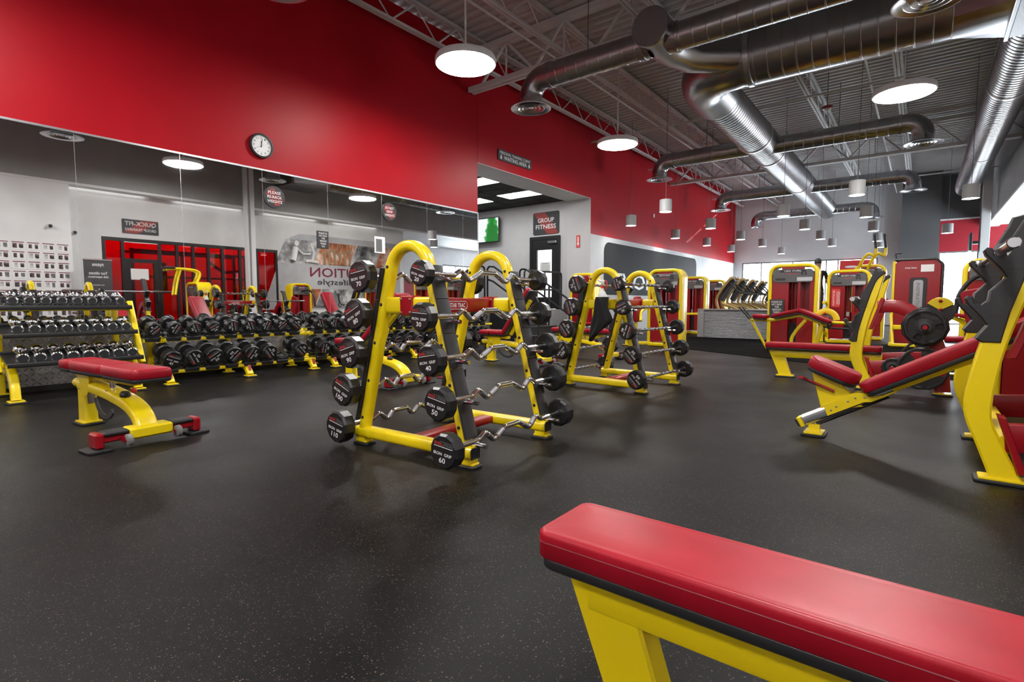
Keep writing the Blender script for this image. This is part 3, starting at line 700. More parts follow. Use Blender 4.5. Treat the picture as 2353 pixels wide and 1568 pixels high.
def round_sign(lab, y, z, r, lines):
    t = thing('round_sign', lab, 'sign', (.008, y, z), PI / 2)
    MB().lathe([(.001, 0), (r, 0), (r, .012), (r * .9, .014), (.001, .014)], (0, 0, 0), -Y, 40, cap=False).build('plate', 'print_dark', t)
    pts = [(r * .82 * math.cos(a), r * .82 * math.sin(a)) for a in [math.radians(q) for q in list(range(95, 175, 10)) + list(range(275, 355, 10))]]
    MB().prism(pts, (0, -.0155, 0), X, Z, -Y, .001).build('pattern', 'hexprint', t)
    b = MB(); n_ = len(lines)
    for i, s_ in enumerate(lines): b.text(s_, min(r * 1.45, r * .2 * len(s_)), r * .26, (0, -.018, r * .4 * ((n_ - 1) / 2 - i)), X, Z)
    b.build('lettering', 'print_white', t)
round_sign('round black sign on mirror reading PLEASE RE-RACK WEIGHTS', 4.015, 2.455, .155, ['PLEASE', 'RE-RACK', 'WEIGHTS'])
round_sign('round black sign on mirror reading DO NOT DROP WEIGHTS', 6.09, 2.525, .155, ['DO NOT', 'DROP', 'WEIGHTS'])
rsign('notice_card', 'small black card on mirror reading PLEASE DO NOT DROP THE WEIGHTS THANK YOU', (.008, 4.78, 1.92), PI / 2, .2, .27, [('PLEASE DO', .15, .028, .1), ('NOT DROP', .14, .028, .06), ('THE', .06, .028, .02), ('WEIGHTS', .12, .028, -.02), ('THANK', .1, .028, -.06), ('YOU.', .06, .028, -.1)], .006, False)
t = rsign('notice_card', 'small grey notice with white border taped to mirror', (.008, 5.88, 1.935), PI / 2, .22, .28, [], .006, False, 'paper') if False else None
t = thing('notice_card', 'small grey notice with white border taped to mirror', 'sign', (.008, 5.88, 1.935), PI / 2)
MB().box((0, 0, 0), (.22, .006, .28)).build('plate', 'paper', t); MB().box((-.02, -.004, -.01), (.13, .002, .22)).build('print', 'mid_grey', t)
b = MB()
for k in range(7): b.box((-.02, -.0055, .07 - .025 * k), (.08 + .02 * (k % 2), .001, .006))
b.build('lettering', 'print_dark', t)
# dark wall graphic on the far left wall
t = thing('wall_graphic', 'dark grey rounded wall graphic with white letters on the far left wall', 'wall graphic', (0, 0, 0))
MB().prism([(18.0 + a, 1.95 + c) for a, c in rrect(8.0, 1.55, .3, 6)], (.004, 0, 0), Y, Z, X, .006).build('field', 'graphic_dark', t)
b = MB(); b.text('EVOLUTION', 6.6, .5, (.009, 18.0, 1.6), Y, Z); b.build('lettering', 'wall_grey', t)
for x, y, z in ((.01, 17.55, 3.92), ):
    t = thing('thermostat', 'tiny white sensor box on the red wall', 'sensor', (x, y, z)); MB().box((0, 0, 0), (.03, .08, .12), .006).build('casing', 'white_plastic', t)
# ------------------------------------------------------------------ recess with stairs, door, TV
rc = wallbox('wall_recess', -5.2, -2.06, 13.25, 13.4, 0, 4.0, 'wall_light')
wallbox('wall_panel', -1.04, -.78, 13.25, 13.4, 0, 4.0, 'wall_light', rc); wallbox('wall_panel', -2.06, -1.04, 13.25, 13.4, 2.9, 4.0, 'wall_light', rc); wallbox('wall_panel', -2.06, -1.04, 13.25, 13.4, 0, .75, 'wall_light', rc)
wallbox('wall_recess_back', -5.3, -5.2, 8.3, 13.4, 0, 4.0, 'wall_light')
wallbox('wall_recess_side', -5.2, -.2, 8.3, 8.44, 0, 4.0, 'wall_light')
pf = wallbox('floor_platform', -5.2, -.75, 8.44, 13.25, 0, .75, 'rubber_mat')
wallbox('platform_face', -.755, -.735, 8.44, 13.19, .0, .75, 'tread_side', pf)
rce = wallbox('ceiling_tiles', -5.2, -.78, 8.44, 13.25, 3.9, 3.95, 'tile_black')
k = 0
PANELS = [(0, 2), (0, 5), (3, 5)]
for i in range(7):
    for j in range(8):
        x, y = -1.09 - .61 * i, 8.75 + .61 * j
        if y > 13.1: continue
        if (i, j) in PANELS: MB().box((x - .305, y, 3.893), (1.2, .59, .014)).build('light_panel', 'lamp_panel', rce)
        elif (i - 1, j) in PANELS: pass
        else: MB().box((x, y, 3.893), (.585, .585, .014), .004).build('ceiling_tile', 'tile_black', rce)
rsign('room_sign', 'black and red sign reading GROUP FITNESS above the door', (-1.53, 13.235, 3.3), 0, .93, .66, [('GROUP', .58, .13, .09), ('FITNESS', .72, .13, -.1)], .05)
t = thing('television', 'wall television showing a green tree', 'television', (-3.75, 13.09, 3.25))
MB().box((0, .0, 0), (1.1, .06, .78), .008).build('casing', 'black_plastic', t); MB().box((0, -.033, 0), (1.05, .004, .73)).build('screen', 'tv_picture', t); MB().box((.2, .085, 0), (.3, .11, .3)).build('bracket', 'black_paint', t)
# door with glass
d = struct(MB().box((-1.55, 13.22, 2.86), (1.06, .1, .1)).box((-2.03, 13.22, 1.78), (.1, .1, 2.06)).box((-1.07, 13.22, 1.78), (.1, .1, 2.06)).build('door_2', 'black_paint'))
lf = MB().box((-1.55, 13.21, 2.66), (.86, .06, .3)).box((-1.55, 13.21, .93), (.86, .06, .34)).box((-1.9, 13.21, 1.8), (.16, .06, 1.42)).box((-1.2, 13.21, 1.8), (.16, .06, 1.42)).build('leaf', 'black_paint', d)
MB().box((-1.55, 13.215, 1.8), (.55, .01, 1.42)).build('pane', 'glass', lf)
MB().box((-1.25, 13.15, 2.72), (.3, .07, .08), .01).build('door_closer', 'aluminium', d)
MB().lathe([(.03, 0), (.03, .02), (.014, .03), (.03, .07), (.02, .09)], (-1.86, 13.18, 1.75), -Y, 12).build('door_knob', 'chrome', lf)
b = MB().box((-1.52, 13.195, 1.98), (.38, .004, .34)); b.build('notice_sheet', 'paper', lf)
b = MB().box((-1.52, 13.192, 2.1), (.24, .002, .02)); [b.box((-1.52, 13.192, 2.05 - .04 * q), (.3, .002, .012)) for q in range(6)]; b.build('lettering', 'mid_grey', lf)
# bright studio behind that door
sr = wallbox('wall_studio', -3.2, -.3, 16.0, 16.1, .7, 3.8, 'wall_white')
wallbox('wall_panel', -3.3, -3.2, 13.4, 16.1, .7, 3.8, 'wall_white', sr); wallbox('wall_panel', -.8, -.78, 13.4, 16.1, .7, 3.8, 'wall_white', sr)
wallbox('studio_floor', -3.3, -.78, 13.4, 16.1, .65, .75, 'wall_light', sr); wallbox('studio_ceiling', -3.3, -.78, 13.4, 16.1, 3.7, 3.8, 'wall_white', sr)
MB().box((-2.0, 14.7, 3.68), (1.2, 1.2, .03)).build('light_panel', 'lamp_studio', sr)
MB().box((-1.36, 15.2, 1.9), (.14, .14, 2.3)).build('column', 'mid_grey', sr)
MB().pad(.6, .5, .35, .1, (-1.9, 15.3, .75)).build('ottoman', 'maroon', sr)
# stairs
st = thing('stairs', 'black rubber steps up to the raised recess', 'stairs', (0, 0, 0))
for k in range(4):
    x1 = .52 - .3 * k
    MB().box((x1 - .16, 10.45, .1875 * (k + .5)), (.32 if k < 3 else .36, 1.4, .1875 - .012)).build('riser', 'black_paint', st) if k < 3 else None
    MB().box((x1 - .15, 10.45, .1875 * (k + 1) - .012), (.33, 1.42, .024), .006).build('tread', 'black_rubber', st)
MB().prism([(.6, 0), (-.74, .75), (-.74, .0)], (0, 11.19, 0), X, Z, Y, .04).build('stringer', 'black_paint', st)
MB().prism([(.6, 0), (-.74, .75), (-.74, .0)], (0, 9.71, 0), X, Z, Y, .04).build('stringer', 'black_paint', st)
def rail(name, lab, paths, r=.024):
    t = thing(name, lab, 'handrail', (0, 0, 0))
    for p in paths: MB().sweep(fillet(p, .09, 5), ngon(r, 8)).build('rail' if len(p) > 2 else 'post', 'black_paint', t)
for y_, lab in ((11.1, 'black tubular stair handrail on the right side of the steps'), (9.8, 'black tubular stair handrail on the left side of the steps')):
    rail('stair_rail', lab, [[(-.9, y_, .75), (-.9, y_, 1.82), (-.7, y_, 1.8), (.55, y_, 1.05), (.62, y_, .9), (.62, y_, .04)], [(-.88, y_, 1.5), (-.72, y_, 1.45), (.5, y_, .72), (.6, y_, .7)], [(.02, y_, .377), (.02, y_, 1.36)]])
rail('guard_rail', 'black tubular guard rail at the platform edge before the glass door', [[(-.86, 11.25, .75), (-.86, 11.25, 1.8), (-.86, 13.05, 1.8), (-.86, 13.05, .75)], [(-.86, 11.3, 1.3), (-.86, 13.05, 1.3)], [(-.86, 12.2, .75), (-.86, 12.2, 1.8)]])
rail('guard_rail', 'black tubular guard rail at the platform edge above the dumbbells', [[(-.86, 8.55, .75), (-.86, 8.55, 1.8), (-.86, 9.65, 1.8), (-.86, 9.65, .75)], [(-.86, 8.55, 1.3), (-.86, 9.65, 1.3)]])
t = thing('extinguisher_sign', 'narrow red sign with a white down arrow on the recess jamb', 'sign', (-.39, 13.185, 2.68))
MB().box((0, 0, 0), (.12, .006, .34)).build('plate', 'print_red', t); MB().prism([(-.02, .13), (.02, .13), (.02, -.05), (.045, -.05), (0, -.14), (-.045, -.05), (-.02, -.05)], (0, -.004, 0), X, Z, -Y, .001).build('arrow', 'print_white', t)
# platform with corrugated front for the treadmills
pl = wallbox('wall_half', 2.75, 4.7, 14.62, 14.74, 0, .74, 'wall_grey')
wallbox('platform_front', 2.75, 4.7, 14.6, 14.62, 0, .74, 'corrugated', pl)
wallbox('platform_end', 2.58, 2.75, 14.58, 14.75, 0, .745, 'tread_y', pl)
wallbox('platform_edge', 2.58, 4.7, 14.57, 14.76, .74, .775, 'aluminium', pl)
# ================================================================== equipment
_mesh = {}
def part(key, fn, name, mats, parent, loc=None, rot=None, ang=35.):
    """build once, share the mesh afterwards"""
    if key not in _mesh:
        o = fn().build(name, mats, parent, ang, loc, rot); _mesh[key] = o.data; return o
    return link(name, _mesh[key], parent, loc, rot)
def foot(parent, x, y, wx, wy, zt=.012):
    MB().prismb(rrect(wx + .03, wy + .03, .02, 3), (x, y, .008), X, Y, Z, .016, .003).build('rubber_foot', 'black_rubber', parent)
    MB().prismb(rrect(wx, wy, .01, 2), (x, y, .022), X, Y, Z, .012, .002).build('foot_plate', 'yellow', parent)
def head_prof(D, T): r = D / 2; return [(.001, 0), (r - .012, 0), (r, .012), (r, T - .012), (r - .012, T), (.001, T)]
def head_mesh(D, T):
    return MB().lathe(head_prof(D, T), (0, 0, 0), X, 12, PI / 12, cap=False)
def head_text(D, num):
    """print on the +x face (at x=0 plane), reading with z up"""
    b = MB(); s_ = D / .2; o = .0015
    b.mat(0).text('EVOL', .055 * s_, .017 * s_, (o, -.034 * s_, .042 * s_), Y, Z)
    b.mat(2).text('UTION', .062 * s_, .017 * s_, (o, .03 * s_, .042 * s_), Y, Z)
    b.mat(1).text('IRON  GRIP', .128 * s_, .017 * s_, (o, 0, -.012 * s_), Y, Z)
    b.text(str(num), .019 * s_ * len(str(num)) + .006, .03 * s_, (o, 0, -.046 * s_), Y, Z)
    b.box((o, 0, .027 * s_), (.0005, .13 * s_, .003 * s_)); b.mat(2).box((o, .068 * s_, .04 * s_), (.0005, .002 * s_, .03 * s_)); b.box((o, .02 * s_, .056 * s_), (.0005, .09 * s_, .0015 * s_))
    return b
def weight_head(parent, D, T, num, xface, sgn, roll=0., lettering=True):
    """head whose printed face is at x=xface looking along sgn*x, local bar axis x"""
    h = part(('head', D, T), lambda: head_mesh(D, T), 'head', 'urethane', parent, (xface - (T if sgn > 0 else 0) + 0, 0, 0), None, 20)
    if lettering:
        t = part(('ht', D, num), lambda: head_text(D, num), 'lettering', ['print_red', 'print_white', 'mid_grey'], h)
        t.location = (T if sgn > 0 else 0, 0, 0); t.rotation_euler = (roll, 0, 0) if sgn > 0 else (roll, 0, PI)
    return h
mat('knurl_bar', (.30, .30, .32), .35, 1.)
def barbell(label, loc, rotz, L, num, D, T, ez, group):
    t = thing('fixed_barbell', label, 'barbell', loc, rotz, group)
    h = L / 2 - T
    if ez:
        pts = [(-h, 0, 0), (-h + .225, 0, 0), (-h + .285, 0, .035), (-h + .365, 0, -.03), (-.07, 0, .028), (.07, 0, .028), (h - .365, 0, -.03), (h - .285, 0, .035), (h - .225, 0, 0), (h, 0, 0)]
        part(('ez', round(h, 2)), lambda: MB().sweep(fillet(pts, .03, 3), ngon(.016, 8)), 'bar', 'chrome', t, None, None, 60)
        for a, c in ((2, 3), (3, 4), (5, 6), (6, 7)):
            p, q = Vector(pts[a]), Vector(pts[c]); p2, q2 = p.lerp(q, .28), p.lerp(q, .78)
            part(('grip', round(h, 2), a), lambda: MB().cyl(p2, q2, .0172, 10), 'grip', 'knurl', t)
    else:
        part(('st', round(h, 2)), lambda: MB().cyl((-h, 0, 0), (h, 0, 0), .0135, 10), 'bar', 'chrome', t)
        for k in range(7):
            xq = (k - 3) * .095
            part(('sg', k), lambda: MB().cyl((xq - .028, 0, 0), (xq + .028, 0, 0), .016, 10), 'grip', 'knurl', t)
    rl = random.uniform(-.5, .5)
    for sgn in (-1, 1):
        weight_head(t, D, T, num, sgn * L / 2, sgn, rl if ez else random.choice([-1, 1]) * random.uniform(.2, 2.6))
        part(('hub', T), lambda: MB().lathe([(.03, 0), (.026, .007), (.018, .009)], (0, 0, 0), X, 12), 'hub', 'urethane', t, (sgn * h, 0, 0), (0, 0, PI if sgn > 0 else 0))
    return t
def barbell_rack(label, loc, rotz, zr, zl):
    t = thing('barbell_rack', label, 'barbell rack', loc, rotz); ya = .405; tn = math.tan(math.radians(15))
    xl = lambda z: .447 - (z - .1) * tn
    for s in (-1, 1):
        y = s * ya
        path = [V(-.447, y, .1)] + arc((0, y, 1.13), .165, 165, 15, 16) + [V(.447, y, .1)]
        MB().sweep(path, rrect(.078, .066, .026, 4), side=Y).build('arch', 'yellow', t, 50)
        MB().sweep([(-.5, y, .085), (.5, y, .085)], rrect(.088, .072, .022, 3)).build('base_tube', 'yellow', t, 40)
        for q in (-1, 1):
            MB().box((q * .503, y, .085), (.014, .08, .065), .006).build('end_cap', 'black_plastic', t)
            MB().box((q * .455, y, .036), (.08, .07, .03)).build('foot_post', 'yellow', t); foot(t, q * .455, y, .11, .068)
            # black guards on the outer faces, five per leg, chrome pegs and bolts
            for k in range(5):
                z0, z1 = .17 + .2 * k, .17 + .2 * k + .196
                p, p1 = V(q * (xl(z0) + .046), y, z0), V(q * (xl(z1) + .046), y, z1)
                MB().sweep([p, p1], rrect(.1, .024, .008, 2), side=Y).build('leg_guard', 'black_plastic', t)
                zb = (zr if q > 0 else zl)[k] + .01; xo = xl(zb) + .04
                MB().cyl((q * xo, y, zb - .0315), (q * (xo + .12), y, zb - .0315), .0125, 10).build('peg', 'chrome', t)
                MB().lathe([(.011, 0), (.009, .005), (.001, .007)], (q * xl(zb + .06), y - .039, zb + .06), -Y, 10).build('bolt', 'black_paint', t)
        MB().sweep([(-xl(.93) + .04, y, .93), (xl(.93) - .04, y, .93)], rrect(.065, .105, .02, 3)).build('crossbeam', 'yellow', t, 40)
        MB().box((0, y, .93), (.11, .085, .122), .008).build('clamp', 'red_paint', t)
        for a in (-.038, .038):
            for c in (-.04, .04): MB().lathe([(.009, 0), (.007, .005), (.001, .006)], (a, y + s * .044, .93 + c), (0, s, 0), 8).build('bolt', 'chrome', t); MB().lathe([(.009, 0), (.007, .005), (.001, .006)], (a, y - s * .044, .93 + c), (0, -s, 0), 8).build('bolt', 'chrome', t)
    MB().sweep([(0, -ya, .93), (0, ya, .93)], rrect(.06, .1, .012, 2)).build('top_beam', 'red_paint', t, 40)
    MB().sweep([(0, -ya, .085), (0, ya, .085)], rrect(.11, .05, .012, 2)).build('bottom_beam', 'red_paint', t, 40)
    for q in (-1, 1):
        b = MB(); b.text('STAR TRAC', .16, .03, (q * .0315, 0, .93), (0, q, 0), Z)
        o_ = [V(q * .0315, q * a, .93 + c) for a, c in rrect(.2, .052, .02, 4)]
        b.sweep(o_, ngon(.0016, 4), closed=True, cap=False); b.build('badge', 'print_white', t)
    return t, xl
RZ = [.16, .40, .64, .88, 1.12]
DI = {20: .15, 30: .165, 40: .18, 50: .19, 60: .195, 70: .205, 80: .205, 90: .21, 100: .215, 110: .215}
def HT(num): return .066 + .0002 * num
def fill_rack(cx, cy, rz, xl, ez, who, fr, fl, Lr, Ll, offr, offl, zr, zl):
    cr, sr_ = math.cos(rz), math.sin(rz)
    for side, nums, fy, L, off, zs in ((1, (60, 50, 40, 30, 20), fr, Lr, offr, zr), (-1, (110, 100, 90, 80, 70), fl, Ll, offl, zl)):
        for k, (z, num, f) in enumerate(zip(zs, nums, fy)):
            x = side * (xl(z) + off); y = f + L / 2
            lab = '%s %s on the %s side of the %s barbell rack, marked %d' % (('lowest', 'second lowest', 'middle', 'second highest', 'highest')[k], 'zigzag curl bar' if ez else 'straight black barbell', 'right' if side > 0 else 'left', who, num)
            barbell(lab, (cx + x * cr - y * sr_, cy + x * sr_ + y * cr, z + .01), rz + PI / 2, L, num, DI[num], HT(num), ez, 'barbells on the %s rack' % who)
ZR1, ZL1, ZR2, ZL2 = [.16, .4, .63, .86, 1.10], [.118, .37, .62, .865, 1.10], [.17, .41, .65, .89, 1.13], [.15, .4, .645, .89, 1.135]
r1, xl = barbell_rack('yellow double-arch barbell rack in the foreground with zigzag curl bars', (4.93, 2.60, 0), math.radians(3), ZR1, ZL1)
fill_rack(4.93, 2.60, math.radians(3), xl, True, 'near', [-.71, -.69, -.685, -.68, -.62], [-.57, -.57, -.565, -.565, -.575], 1.27, 1.15, .1, .1, ZR1, ZL1)
r2, _ = barbell_rack('yellow double-arch barbell rack further back with straight barbells and a towel', (4.73, 5.57, 0), math.radians(-3), ZR2, ZL2)
fill_rack(4.73, 5.57, math.radians(-3), xl, False, 'farther', [-.69, -.67, -.65, -.63, -.62], [-.57, -.57, -.565, -.57, -.57], 1.25, 1.15, .1, .1, ZR2, ZL2)
# bucket, bottle, towel on the second rack
t = thing('wipe_bucket', 'grey plastic holder hooked on the farther barbell rack', 'bucket', (4.77, 5.0, .84))
MB().lathe([(.001, 0), (.055, 0), (.07, .16), (.075, .165), (.068, .165), (.055, .02), (.001, .02)], (0, 0, 0), Z, 18, cap=False).build('bucket', 'dark_grey', t, 40)
MB().box((0, .075, .14), (.05, .03, .05)).build('hook', 'black_plastic', t)
t = thing('spray_bottle', 'white spray bottle with red trigger standing in grey holder', 'bottle', (4.77, 5.0, .865))
MB().lathe([(.001, 0), (.042, 0), (.045, .02), (.045, .15), (.035, .19), (.016, .22), (.014, .25), (.001, .25)], (0, 0, 0), Z, 16, cap=False).build('bottle', 'white_plastic', t, 45)
MB().lathe([(.019, .235), (.019, .262)], (0, 0, 0), Z, 12).build('collar', 'print_red', t)
MB().box((.005, 0, .295), (.035, .026, .05), .008).sweep([(-.01, 0, .3), (-.05, 0, .32)], .011).build('spray_head', 'white_plastic', t)
MB().sweep(fillet([(.03, 0, .315), (.05, 0, .3), (.05, 0, .25), (.042, 0, .22)], .02), rrect(.014, .012, .004, 2)).build('trigger', 'print_red', t)
t = thing('towel', 'black towel hanging from the grey holder on the farther rack', 'towel', (4.77, 4.905, 0))
rings = []
for k in range(21):
    f = k / 20; z = 1.0 - .42 * f; ring = []
    wd = .028 + .085 * min(1, f / .55) ** .8 if f < .6 else .113 - .075 * ((f - .6) / .4) ** 1.2
    cx_ = .0 + .05 * math.sin(f * 2.6) - .09 * max(0, f - .55) / .45
    for i in range(36):
        a = 2 * PI * i / 36; fold = 1 + (.38 * math.sin(4 * a + 1.5 * f) + .2 * math.sin(9 * a - 3 * f)) * min(1, f * 2)
        ring.append((cx_ + wd * math.cos(a) * (1 + .1 * math.sin(5 * a)), (.02 + .02 * f) * fold * math.sin(a), z + .02 * f * math.sin(2 * a + 1) + (.05 * math.cos(a) if f > .8 else 0) * (f - .8) * 5))
    rings.append(ring)
MB().loft(rings).build('cloth', 'cloth_black', t, 70)
# ------------------------------------------------------------------ dumbbells
def dumbbell(label, loc, rot, num, D, T, L, group, roll):
    t = thing('dumbbell', label, 'dumbbell', loc, 0, group); t.rotation_euler = rot
    part(('dh', L), lambda: MB().lathe([(.022, -L / 2 + T), (.017, -L / 2 + T + .01), (.017, L / 2 - T - .01), (.022, L / 2 - T)], (0, 0, 0), X, 10), 'handle', 'chrome', t)
    for sgn in (1, -1): weight_head(t, D, T, num, sgn * L / 2, sgn, roll)
def chrome_dumbbell(label, loc, rot, k, group):
    D, L = (.088, .095, .102)[k], (.215, .235, .255)[k]
    t = thing('chrome_dumbbell', label, 'dumbbell', loc, 0, group); t.rotation_euler = rot
    def hm(): return MB().lathe([(.001, 0), (D / 2 - .01, 0), (D / 2, .008), (D / 2, .04), (D / 2 - .012, .055), (.02, .062)], (0, 0, 0), X, 16, cap=False)
    part(('ch', k), lambda: MB().lathe([(.02, -L / 2 + .06), (.015, -L / 2 + .075), (.019, 0), (.015, L / 2 - .075), (.02, L / 2 - .06)], (0, 0, 0), X, 14), 'handle', 'chrome', t, None, None, 60)
    for sgn in (1, -1):
        h = part(('chh', k), hm, 'head', 'chrome', t, (sgn * L / 2, 0, 0), (0, 0, PI if sgn > 0 else 0), 30)
        part(('chf', k), lambda: MB().lathe([(.001, -.001), (D / 2 - .011, -.001)], (0, 0, 0), X, 16, cap=False), 'end_face', 'end_grey', h)
# chrome three-tier rack
CR = thing('dumbbell_rack', 'yellow three-tier rack with black trays holding chrome dumbbells', 'dumbbell rack', (0, 0, 0))
TI = [(.64, .42), (.5, .69), (.36, .955)]; Y0, Y1 = .98, 2.06; tl = math.radians(17)
for i, (x, z) in enumerate(TI):
    Rt = Matrix.Rotation(tl, 3, 'Y')
    b = MB(); b.box((x, (Y0 + Y1) / 2, z - .02), (.33, Y1 - Y0, .012), .003, Rt); b.sweep([V(x, Y0, z - .02) + Rt @ V(.165, 0, .01), V(x, Y1, z - .02) + Rt @ V(.165, 0, .01)], rrect(.03, .045, .01, 3)); b.sweep([V(x, Y0, z - .02) + Rt @ V(-.165, 0, .01), V(x, Y1, z - .02) + Rt @ V(-.165, 0, .01)], rrect(.02, .04, .008, 2)); b.build('tray', 'black_paint', CR, 40)
    MB().sweep([(x - .06, Y0 - .05, z - .065), (x - .06, Y1 + .05, z - .065)], rrect(.06, .06, .012, 2)).build('rail', 'yellow', CR, 40)
    nd = 8; st = (Y1 - Y0 - .08) / nd
    for k in range(nd):
        y = Y0 + .06 + st * (k + .5); lab = '%s chrome dumbbell from the left on the %s tray' % (ORD[k], ('lowest', 'middle', 'top')[i])
        c = V(x, y, z) + Rt @ V(.008, 0, (.102, .095, .088)[i] / 2 - .011 + (.012 if i == 2 else 0))
        chrome_dumbbell(lab, c, (0, tl, math.radians(-4)), 2 - i, 'chrome dumbbells on the three-tier rack')
        if i == 2:
            for q in (-.07, .07):
                part('csad%d' % (q > 0), lambda: MB().sweep(arc((0, 0, .05), .062, 205, 335, 8, Y, Z), rrect(.05, .012, .004, 2), side=X), 'saddle', 'black_plastic', CR, V(x, y, z - .014) + Rt @ V(.015 + q, 0, .0))
for y in (Y0 + .05, Y1 - .05):
    MB().sweep([(.1, y, .02), (.1, y, .9)], rrect(.06, .06, .014, 3), side=Y).build('rear_post', 'yellow', CR, 40)
    MB().sweep(crom([(.6, y, .33), (.68, y, .25), (.735, y, .15), (.76, y, .03)], 5), rrect(.075, .075, .018, 3), side=Y).build('front_leg', 'yellow', CR, 40)
    MB().sweep([(.1, y, .26), (.62, y, .31)], rrect(.06, .07, .014, 3), side=Y).build('arm', 'yellow', CR, 40)
    yo = y - .09 if y < 1.5 else y + .09
    MB().sweep([(.62, yo, .28), (.3, yo, .95)], rrect(.06, .08, .014, 3), side=Y).build('upright', 'yellow', CR, 40)
    foot(CR, .1, y, .11, .11); foot(CR, .76, y, .12, .12)
# two-tier saddle racks
def saddle(): return MB().sweep(arc((0, 0, .115), .125, 228, 312, 8, Y, Z), rrect(.085, .03, .008, 2), side=X).box((0.005, 0, -.045), (.085, .165, .06), .012)
def saddle_rack(label, y0, y1, legs, tops, bots):
    t = thing('saddle_rack', label, 'dumbbell rack', (0, 0, 0))
    for tier, (xf, xr, zf, zr, ys) in enumerate(((.61, .43, .182, .232, bots), (.47, .31, .545, .59, tops))):
        for x, z in ((xf, zf), (xr, zr)):
            MB().sweep([(x, y0, z - .035), (x, y1, z - .035)], rrect(.045, .042, .012, 3)).build('rail', 'yellow', t, 40)
            for y in ys: part('saddle', saddle, 'saddle', 'black_plastic', t, (x, y, z + .028), (0, math.radians(15.6), 0))
    for y in legs:
        MB().sweep([(.12, y, .575), (.31, y, .553), (.49, y, .503)], rrect(.065, .045, .012, 3), side=Y).build('top_arm', 'yellow', t, 40)
        MB().sweep([(.1, y, .03), (.1, y, .6)], rrect(.07, .06, .014, 3), side=Y).build('rear_post', 'yellow', t, 40)
        MB().sweep(crom([(.1, y, .17), (.38, y, .165), (.56, y, .135), (.66, y, .08), (.70, y, .03)], 5), rrect(.075, .07, .018, 3), side=Y).build('front_leg', 'yellow', t, 40)
        MB().box((.695, y, .11), (.003, .035, .09), 0, Matrix.Rotation(math.radians(-22), 3, 'Y')).build('badge', 'red_paint', t)
        foot(t, .1, y, .1, .12); foot(t, .70, y, .12, .12)
    return t
def ys_(a, n, s): return [a + s * k for k in range(n)]
T_A, T_B, T_C = ys_(2.255, 9, .2165), ys_(4.36, 9, .215), ys_(6.5, 8, .215)
B_A, B_B, B_C = ys_(2.375, 6, .228) + [3.72, 3.96], ys_(4.32, 9, .225), ys_(6.5, 8, .225)
saddle_rack('yellow two-tier saddle rack beside the chrome rack', 2.165, 4.22, (2.35, 3.25, 4.15), T_A, B_A)
saddle_rack('yellow two-tier saddle rack in the middle of mirror wall', 4.26, 6.3, (4.5, 6.05), T_B, B_B)
saddle_rack('yellow two-tier saddle rack at the end by the steps', 6.4, 8.3, (6.75, 7.95), T_C, B_C)
def load(ys, tier, who, nums):
    tilt = math.radians(15.6)
    for k, (y, num) in enumerate(zip(ys, nums)):
        if num is None: continue
        D, T, L = (.155, .085, .30) if num <= 10 else (.17, .09, .31) if num <= 25 else (.185, .1, .33) if num <= 40 else (.205, .115, .345)
        x, z = (.39, .5955) if tier else (.52, .235)
        x += math.sin(tilt) * (.009 + D / 2); z += math.cos(tilt) * (.009 + D / 2)
        lab = 'black %s pound dumbbell, %s from the left on the %s tier, %s saddle rack' % (num, ORD[k], 'upper' if tier else 'lower', who)
        dumbbell(lab, (x, y, z), (0, tilt, 0), num, D, T, L, 'black dumbbells on the saddle racks', random.uniform(-2.5, 2.5))
load(T_A, 1, 'first', [5, 5, 10, 10, 15, 15, 15, 20, 20]); load(B_A, 0, 'first', [45, 45, 50, 50, 50, 55, None, 60])
load(T_B, 1, 'middle', [20, 20, 25, 25, 30, 30, 30, 35, 35]); load(B_B, 0, 'middle', [60, 65, 65, 70, 70, 75, 75, 80, 80])
load(T_C, 1, 'last', [35, 40, 40, 40, 35, 30, 25, 20]); load(B_C, 0, 'last', [85, 85, 90, 90, 95, 95, 100, 100])
